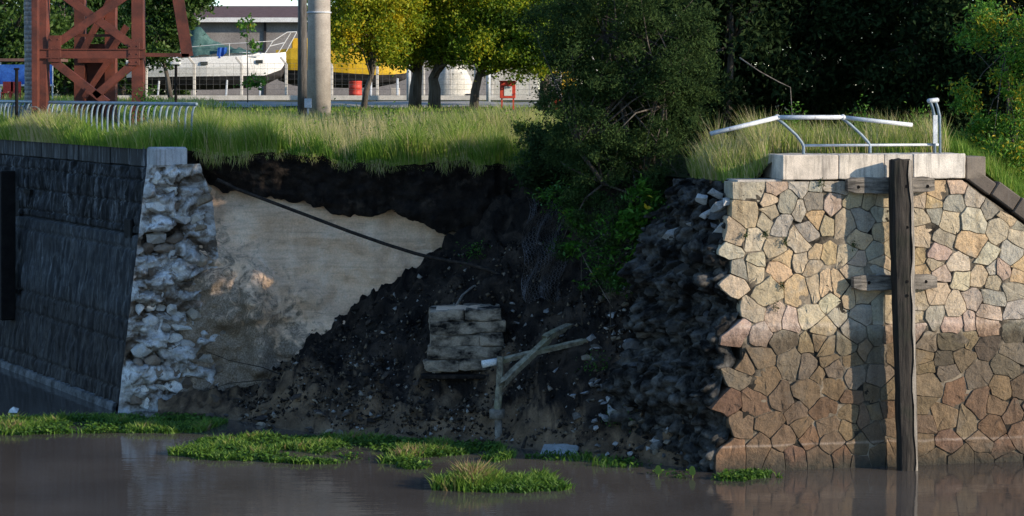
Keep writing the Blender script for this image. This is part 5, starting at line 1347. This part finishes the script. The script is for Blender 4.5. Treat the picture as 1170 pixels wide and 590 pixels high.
street('greener tree with slender grey trunk left of the notice box', 541, 80, [(543, 104), (547, 88), (553, 70), (560, 40)], [E(565, 40, 79.5, 1.5, 1.4, 1.2), E(600, 15, 80, 1.8, 1.6, 1.6), E(575, 62, 79, 1.1, 1.0, .5), E(600, 66, 79, 1.0, 1.0, .6), E(550, 58, 79, .9, .9, .5), E(625, 40, 79, 1.2, 1.2, 1.3)], 21000, 14, .36, .20, 110)
street('greener tree with dark trunk right of the notice box', 622, 84, [(622, 105), (623, 92), (622, 75), (616, 40)], [E(620, 40, 84, 1.6, 1.6, 1.5), E(640, 0, 84, 2.2, 2, 2), E(600, 65, 84, 1.0, 1, .6)], 13000, 15, .34, .24, 100)

# trees at upper left
b = G(195, 92); tree('leafy_tree', 'dark green leafy tree between the red tower and the sailboat', 'tree', b, [b, P(192, 92, 92), P(187, 70, 92), P(190, 30, 92)],
     [E(186, 38, 92, .8, .9, 1.2), E(200, 8, 92, 1.0, 1.1, 1.0), E(180, 64, 91.5, .6, .7, .4), E(172, -10, 92, 1.3, 1.3, 1.6), E(226, 0, 92, .7, .8, .45)], 16000, 130, .22, .20, M_leafg, .5, None, 21, .12, .55)
for xb, Y, ex, lab, sd_, t0 in ((15, 100, [(10, 20, 3.0), (-10, 60, 2.2), (35, 60, 1.5)], 'drooping tree with pale yellow-green leaves at the upper left edge', 31, .62), (75, 108, [(80, 20, 3.2), (60, 60, 2.6), (100, 70, 2.2)], 'dark tree standing behind the red tower, left of centre', 32, .35), (140, 112, [(140, 20, 3.4), (120, 60, 2.4), (165, 60, 2.4)], 'dark tree standing behind the right leg of the red tower', 33, .3)):
    b = G(xb, Y); tree('leafy_tree', lab, 'tree', b, [b, b + Vector((0, 0, 1.5)), b + Vector((.1, 0, 3.5))], [E(x, y, Y, r, r, r * .9) for x, y, r in ex] + [E(ex[0][0], ex[0][1] - 70, Y, 2.8, 2.8, 2.2)], 17000, 140, .42, .27, M_leafg, t0, 'trees behind the red tower', sd_, .2, .5, .1)
# backdrop of the far trees
for k, (x, Y, h_) in enumerate(((-330, 126, 8), (-240, 130, 8.5), (-150, 132, 8), (-60, 135, 8), (20, 140, 9), (95, 138, 8.5), (165, 142, 8), (430, 145, 9), (500, 142, 8.5), (575, 144, 9), (650, 140, 9), (720, 135, 9))):
    b = G(x, Y); tree('far_tree', 'dark tree in the row behind the boatyard, ' + ('leftmost, far past the frame', 'second past the left edge of frame', 'nearest past the left edge of frame', 'first from left', 'second from left', 'third from left', 'fourth from left', 'fifth from left', 'sixth from left', 'seventh from left', 'eighth from left', 'rightmost')[k], 'tree', b, [b, b + Vector((0, 0, 2)), b + Vector((0, 0, 4))],
        [(b.x, b.y, b.z + h_ * .6, 3.2, 3, h_ * .4), (b.x - 1.5, b.y, b.z + 2.6, 2, 2, 1.6), (b.x + 1.5, b.y, b.z + 2.8, 2, 2, 1.7)], 7000, 80, .6, .42, M_leafg, .35, 'far row of trees', 40 + k, .25, .6, .1, 6)
# low hedge closing the view under the trees at left
b = G(70, 116); tree('hedge', 'dense dark hedge along the yard behind the red tower', 'hedge', b, [b, b + Vector((0, 0, .5)), b + Vector((0, 0, 1.2))], [(b.x + dx, b.y, b.z + 1.0, 1.3, .8, 1.1) for dx in np.arange(-8, 6.5, 1.2)], 16000, 220, .28, .24, M_leafg, .3, None, 55, .06, .55, .1, 8)
# young sapling before the warehouse
b = G(283, 88); tree('sapling', 'thin young sapling with pale leaves in front of the sailboat', 'sapling', b, [b, P(283, 80, 88), P(282, 40, 88), P(283, 22, 88)], [E(282, 30, 88, .38, .4, .5), E(292, 55, 88, .3, .3, .3), E(290, 92, 88, .5, .4, .35)], 520, 22, .14, .17, M_leafb, .6, None, 51, .025, .55, .3, 8)
# palm trunk
X, Yd = PXw(33, 64.6), 64.6; z = gz1(X, Yd)
pt_ = thing('palm_tree', 'slim ringed grey palm trunk left of the red tower', 'palm', (X, Yd, z))
tp = []; 
for i in range(41): tp.append((X + .02 * math.sin(i * .2), Yd, z - .1 + i * .21))
MB().tube(tp, [.155 - .0008 * i + (.012 if i % 2 else 0) for i in range(41)], 12).build('trunk', M_palm, pt_, True)
for k in range(14):
    a = k * 2.4; L2 = 2.2; base = Vector(tp[-1]); pts = [base + Vector((math.cos(a) * L2 * t, math.sin(a) * L2 * t, .9 * t - 1.5 * t * t)) for t in (0, .3, .6, 1)]
    m = MB(); m.tube(pts, .02, 4)
    for t in np.linspace(.15, .98, 22):
        c = base + Vector((math.cos(a) * L2 * t, math.sin(a) * L2 * t, .9 * t - 1.5 * t * t)); s_ = Vector((-math.sin(a), math.cos(a), 0))
        for sg in (-1, 1):
            e = c + s_ * (sg * .5) + Vector((math.cos(a) * .25, math.sin(a) * .25, -.2)); w = Vector((math.cos(a), math.sin(a), 0)) * .03
            m.add([c - w, c + w, e], [(0, 1, 2)])
    m.build('frond', M_leafg, pt_)

# the big dark bush over the breach
b = Vector((2.9, 47.9, gz1(2.9, 47.9)))
trs = [[b, P(725, 190, 47.5), P(708, 110, 47.3), P(690, 40, 47.3)], [b + Vector((.3, 0, 0)), P(745, 180, 47.2), P(760, 120, 47), P(765, 60, 47)], [b + Vector((-.3, -.3, -.2)), P(690, 210, 46.9), P(660, 170, 46.9)]]
bush = tree('overhanging_bush', 'large dark feathery bush hanging over the collapsed breach', 'bush', b, None,
     [E(690, 50, 47.3, 1.4, 1.2, 1.5), E(745, 40, 47.2, 1.4, 1.3, 1.8), E(655, 120, 47.3, .85, 1.0, 1.0), E(715, 130, 46.9, 1.3, 1.3, 1.2), E(768, 120, 46.6, .9, 1.1, 1.5), E(688, 190, 46.8, .9, .9, .85), E(745, 195, 46.5, 1.0, .9, .85), E(638, 165, 47.6, .55, .7, .55), E(650, 25, 47.6, .9, 1.1, 1.2), E(720, 245, 46.4, .7, .6, .5), E(668, 235, 46.9, .5, .5, .45), E(790, 80, 46.8, .6, .8, 1.2), E(700, -10, 47.0, 1.6, 1.3, 1.0), E(665, 150, 49.7, .8, .7, .75), E(715, 145, 49.8, 1.0, .8, .9), E(760, 140, 49.6, 1.0, .9, 1.0), E(690, 120, 49.2, .9, .7, .7), E(650, 272, 47.0, .4, .3, .5), E(690, 270, 46.6, .5, .35, .5), E(750, 262, 46.0, .3, .3, .4), E(705, 310, 46.3, .45, .3, .4), E(655, 215, 47.4, .5, .5, .5), E(745, 300, 45.9, .3, .25, .3)],  # the rearmost lobes are added to block sun from the clay
     105000, 640, .15, .095, M_leafm, .5, None, 61, .09, .30, .1, 26, trunks=trs)
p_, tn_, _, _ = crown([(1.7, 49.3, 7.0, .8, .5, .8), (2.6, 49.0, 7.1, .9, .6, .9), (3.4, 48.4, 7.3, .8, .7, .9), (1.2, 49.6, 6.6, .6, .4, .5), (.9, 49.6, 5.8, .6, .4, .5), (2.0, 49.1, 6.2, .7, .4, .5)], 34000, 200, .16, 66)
o = leaves('added_shade_crown', p_, .13, np.clip(.4 + tn_, 0, 1), M_leafd, bush, .1, .45); o['kind'] = 'stuff'  # unseen leaf mass added behind the bush to keep sun off the clay
tree('low_shrub', 'lighter green low shrub at the grass edge left of the dark bush', 'shrub', (PXw(612, 51), 51., 5.95), [(PXw(612, 51), 51, 5.8), P(612, 180, 51), P(615, 160, 51)],
     [E(610, 185, 50.8, .55, .5, .42), E(630, 165, 50.8, .5, .5, .5), E(600, 150, 51.5, .45, .5, .3), E(640, 205, 50.3, .45, .4, .4)], 7500, 70, .11, .085, M_leafg, .55, None, 62, .03, .35, .3, 8)
# broad-leaved climber with a yellow leaf, and its shoots
tree('leafy_climber', 'bright broad-leaved shoot with one yellow leaf in front of the bush', 'plant', (PXw(735, 46.1), 46.1, debris1(PXw(735, 46.1), 46.1)), [(PXw(735, 46.1), 46.1, debris1(PXw(735, 46.1), 46.1)), P(732, 280, 46.0), P(735, 250, 45.9), P(730, 215, 45.8)],
     [E(730, 215, 45.75, .25, .2, .3), E(740, 232, 45.7, .25, .2, .25), E(722, 255, 45.8, .28, .2, .35), E(735, 280, 45.8, .25, .2, .35), E(728, 305, 45.8, .3, .2, .25)], 900, 90, .11, .17, M_leafb, .50, 'broad-leaved plants under the bush', 63, .02, .42, .8, 8)
tree('leafy_climber', 'broad-leaved green plant hanging lower left under the bush', 'plant', (PXw(665, 47.2), 47.2, debris1(PXw(665, 47.2), 47.2)), [(PXw(665, 47.2), 47.2, debris1(PXw(665, 47.2), 47.2)), P(664, 275, 47.0), P(662, 255, 46.9)],
     [E(655, 250, 46.8, .32, .2, .18), E(672, 262, 46.8, .3, .2, .2), E(660, 285, 46.8, .25, .2, .2), E(690, 310, 46.7, .3, .2, .2), E(665, 325, 46.8, .12, .1, .1)], 560, 60, .10, .14, M_leafb, .45, 'broad-leaved plants under the bush', 64, .015, .45, .8, 6)
tree('leafy_climber', 'green trailing plant hanging in the middle under the bush over the rubble', 'plant', (PXw(698, 46.6), 46.6, debris1(PXw(698, 46.6), 46.6)), [(PXw(698, 46.6), 46.6, debris1(PXw(698, 46.6), 46.6)), P(696, 300, 46.4), P(700, 260, 46.3)],
     [E(700, 260, 46.2, .35, .25, .3), E(690, 295, 46.2, .4, .25, .3), E(712, 320, 46.0, .35, .25, .25), E(760, 240, 45.6, .25, .2, .35), E(745, 325, 45.7, .3, .2, .2), E(640, 225, 47.2, .4, .3, .35)], 1500, 110, .13, .11, M_leafb, .30, 'broad-leaved plants under the bush', 65, .015, .40, .6, 8)
q = P(738, 236, 45.5); yl = leaves('yellow_leaf', np.array([[q.x, q.y, q.z], [q.x + .06, q.y, q.z - .03]]), .17, np.array([1., 1.]), M_leafb, None, .8, .5)
tag(yl, 'single bright yellow leaf on the shoot before the bush', 'leaf')
for x, y, lab in ((548, 292, 'small green weed tuft on the dark slope near the cable end'), (716, 480, 'small green weed in the rubble by the tilted slab'), (690, 420, 'small green weed on rubble below the timber end')):
    q = on_slope(x, y); n = 260; pp_ = np.array(q)[None] + rng.normal(size=(n, 3)) * np.array([.22, .12, .12]); tag(leaves('weed_tuft', pp_, .08, rng.uniform(.1, .55, n), M_leafb, None, .5, .4), lab, 'weed', kind='stuff')
# plants rooted in wall joints
for x, y in ((852, 269), (874, 268), (897, 276), (975, 280), (938, 209), (893, 326), (886, 351)):
    u, z = px_rwall(x, y, .06); n = 46; pp_ = np.array(rwall(u, z, .08))[None] + rng.normal(size=(n, 3)) * np.array([.035, .03, .045])
    lab = {852: 'small dark fern in the wall joint nearest the broken corner', 874: 'small dark fern in a wall joint, second from the broken corner', 897: 'small dark fern in a wall joint, third from the broken corner', 975: 'tiny green fern beside the long tan stone left of the pile', 938: 'tiny fern just under the coping', 893: 'tiny green fern between two big tan stones at mid height', 886: 'tiny fern at the joint below the big yellow stone'}[x]
    tag(leaves('joint_fern', pp_, .06, rng.uniform(.0, .4, n), M_leafg, None, .2, .3), lab, 'fern', 'ferns in wall joints', 'stuff')

# dark trees behind the coping
spec = [(830, 58, [(830, 60, 2.2), (860, 0, 2.4), (800, 120, 1.5), (845, 150, .9)]), (930, 61, [(930, 50, 2.6), (960, -10, 2.6), (900, 120, 1.6), (960, 130, 1.6)]), (1040, 59, [(1040, 50, 2.4), (1010, 120, 1.6), (1080, 110, 1.8), (1060, 0, 2.4)]), (1150, 57, [(1150, 40, 2.4), (1120, 110, 1.7), (1190, 90, 2.2), (1180, 20, 2.4)]), (780, 60, [(780, 40, 2.6), (800, 110, 1.8), (745, 80, 1.6)]), (880, 63, [(880, 60, 3.0), (900, 120, 2.0), (850, -20, 2.6)]), (1000, 64.5, [(1000, 60, 3.2), (1030, 110, 2.4), (960, -20, 2.8)]), (1120, 63, [(1120, 60, 3.2), (1090, 120, 2.2), (1150, 0, 3.0)])]
labs = ['dark tree directly behind the dry grass left of the coping', 'dark tree behind the middle of the bent railing', 'dark tree behind the upright railing post', 'dark tree behind the bright shrub at right edge', 'dark background tree behind the overhanging bush', 'deep shadowed tree filling the dark left of the railing', 'deep shadowed tree filling the dark behind the railing', 'deep shadowed tree at upper right background']
for k, (x, Y, ex) in enumerate(spec):
    b = G(x, Y); tree('shade_tree', labs[k], 'tree', b, [b, b + Vector((.05, 0, 1.2)), b + Vector((.15, 0, 2.6)), b + Vector((.1, 0, 4))], [E(a, c, Y, r, r * .9, r * .85) for a, c, r in ex] + [E(ex[0][0], -70, Y, 2.6, 2.4, 1.6)], 22000, 170, .34, .20, M_leafd, .45, 'dark trees behind the coping', 70 + k, .14, .45, .2)
stick('bare grey branch curving in the dark behind the railing', [P(845, 66, 53), P(868, 82, 53), P(890, 94, 53), P(903, 100, 53), P(905, 130, 53), P(906, 145, 53)], .02, M_twig)
# bright shrub at right edge
b = Vector((PXw(1160, 47.6), 47.6, gz1(PXw(1160, 47.6), 47.6)))
tree('bright_shrub', 'tall bright green sunlit shrub at the right edge of the bank', 'shrub', b, [b, P(1155, 150, 47.6), P(1150, 100, 47.6), P(1148, 60, 47.6)],
     [E(1158, 85, 47.4, .4, .5, .5), E(1180, 50, 47.4, .8, .9, .8), E(1128, 150, 47.2, .35, .4, .35), E(1165, 150, 46.8, .5, .5, .6), E(1195, 100, 47, .9, 1.0, 1.4), E(1112, 45, 48.2, .35, .5, .3), E(1135, 20, 48.2, .5, .5, .35), E(1140, 175, 46.2, .45, .4, .25), E(1175, 185, 46, .4, .4, .35), E(1105, 110, 48, .3, .3, .35)], 17000, 150, .16, .11, M_leafb, .72, None, 91, .05, .38, .3, 14)
b = Vector((16.0, 52.0, gz1(16.0, 52.0)))
tree('bright_shrub', 'leafy tree just past the right edge, its leaves touching the frame', 'tree', b, [b, b + Vector((0, 0, 2)), b + Vector((.1, 0, 4))], [(16.0, 52, b.z + 3.6, 2.0, 2.2, 2.0), (14.8, 51.5, b.z + 2.2, 1.4, 1.6, 1.3)], 16000, 150, .24, .14, M_leafg, .5, None, 92, .14, .4, .3)
# low weeds behind the railing
for x, Yd, lab in ((905, 46.4, 'small green weed left of the first bent railing bar'), (985, 46.8, 'green leafy weed between the railing bars'), (1055, 46.3, 'tall light green weed beside the upright railing post')):
    b = G(x, Yd); n = 520; s_ = np.array([.16, .14, .3]); pp_ = np.array(b)[None] + np.array([0, 0, .45])[None] + rng.normal(size=(n, 3)) * s_
    tag(leaves('leafy_weed', pp_, .09, rng.uniform(.3, .85, n), M_leafb, None, .4, .35), lab, 'weed', kind='stuff')
b = G(165, 62); n = 420; tag(leaves('leafy_weed', np.array(b)[None] + np.array([0, 0, .85])[None] + rng.normal(size=(n, 3)) * np.array([.2, .18, .28]), .11, rng.uniform(.1, .5, n), M_leafb, None, .4, .35), 'dark green weed clump rising over the left railing', 'weed', kind='stuff')
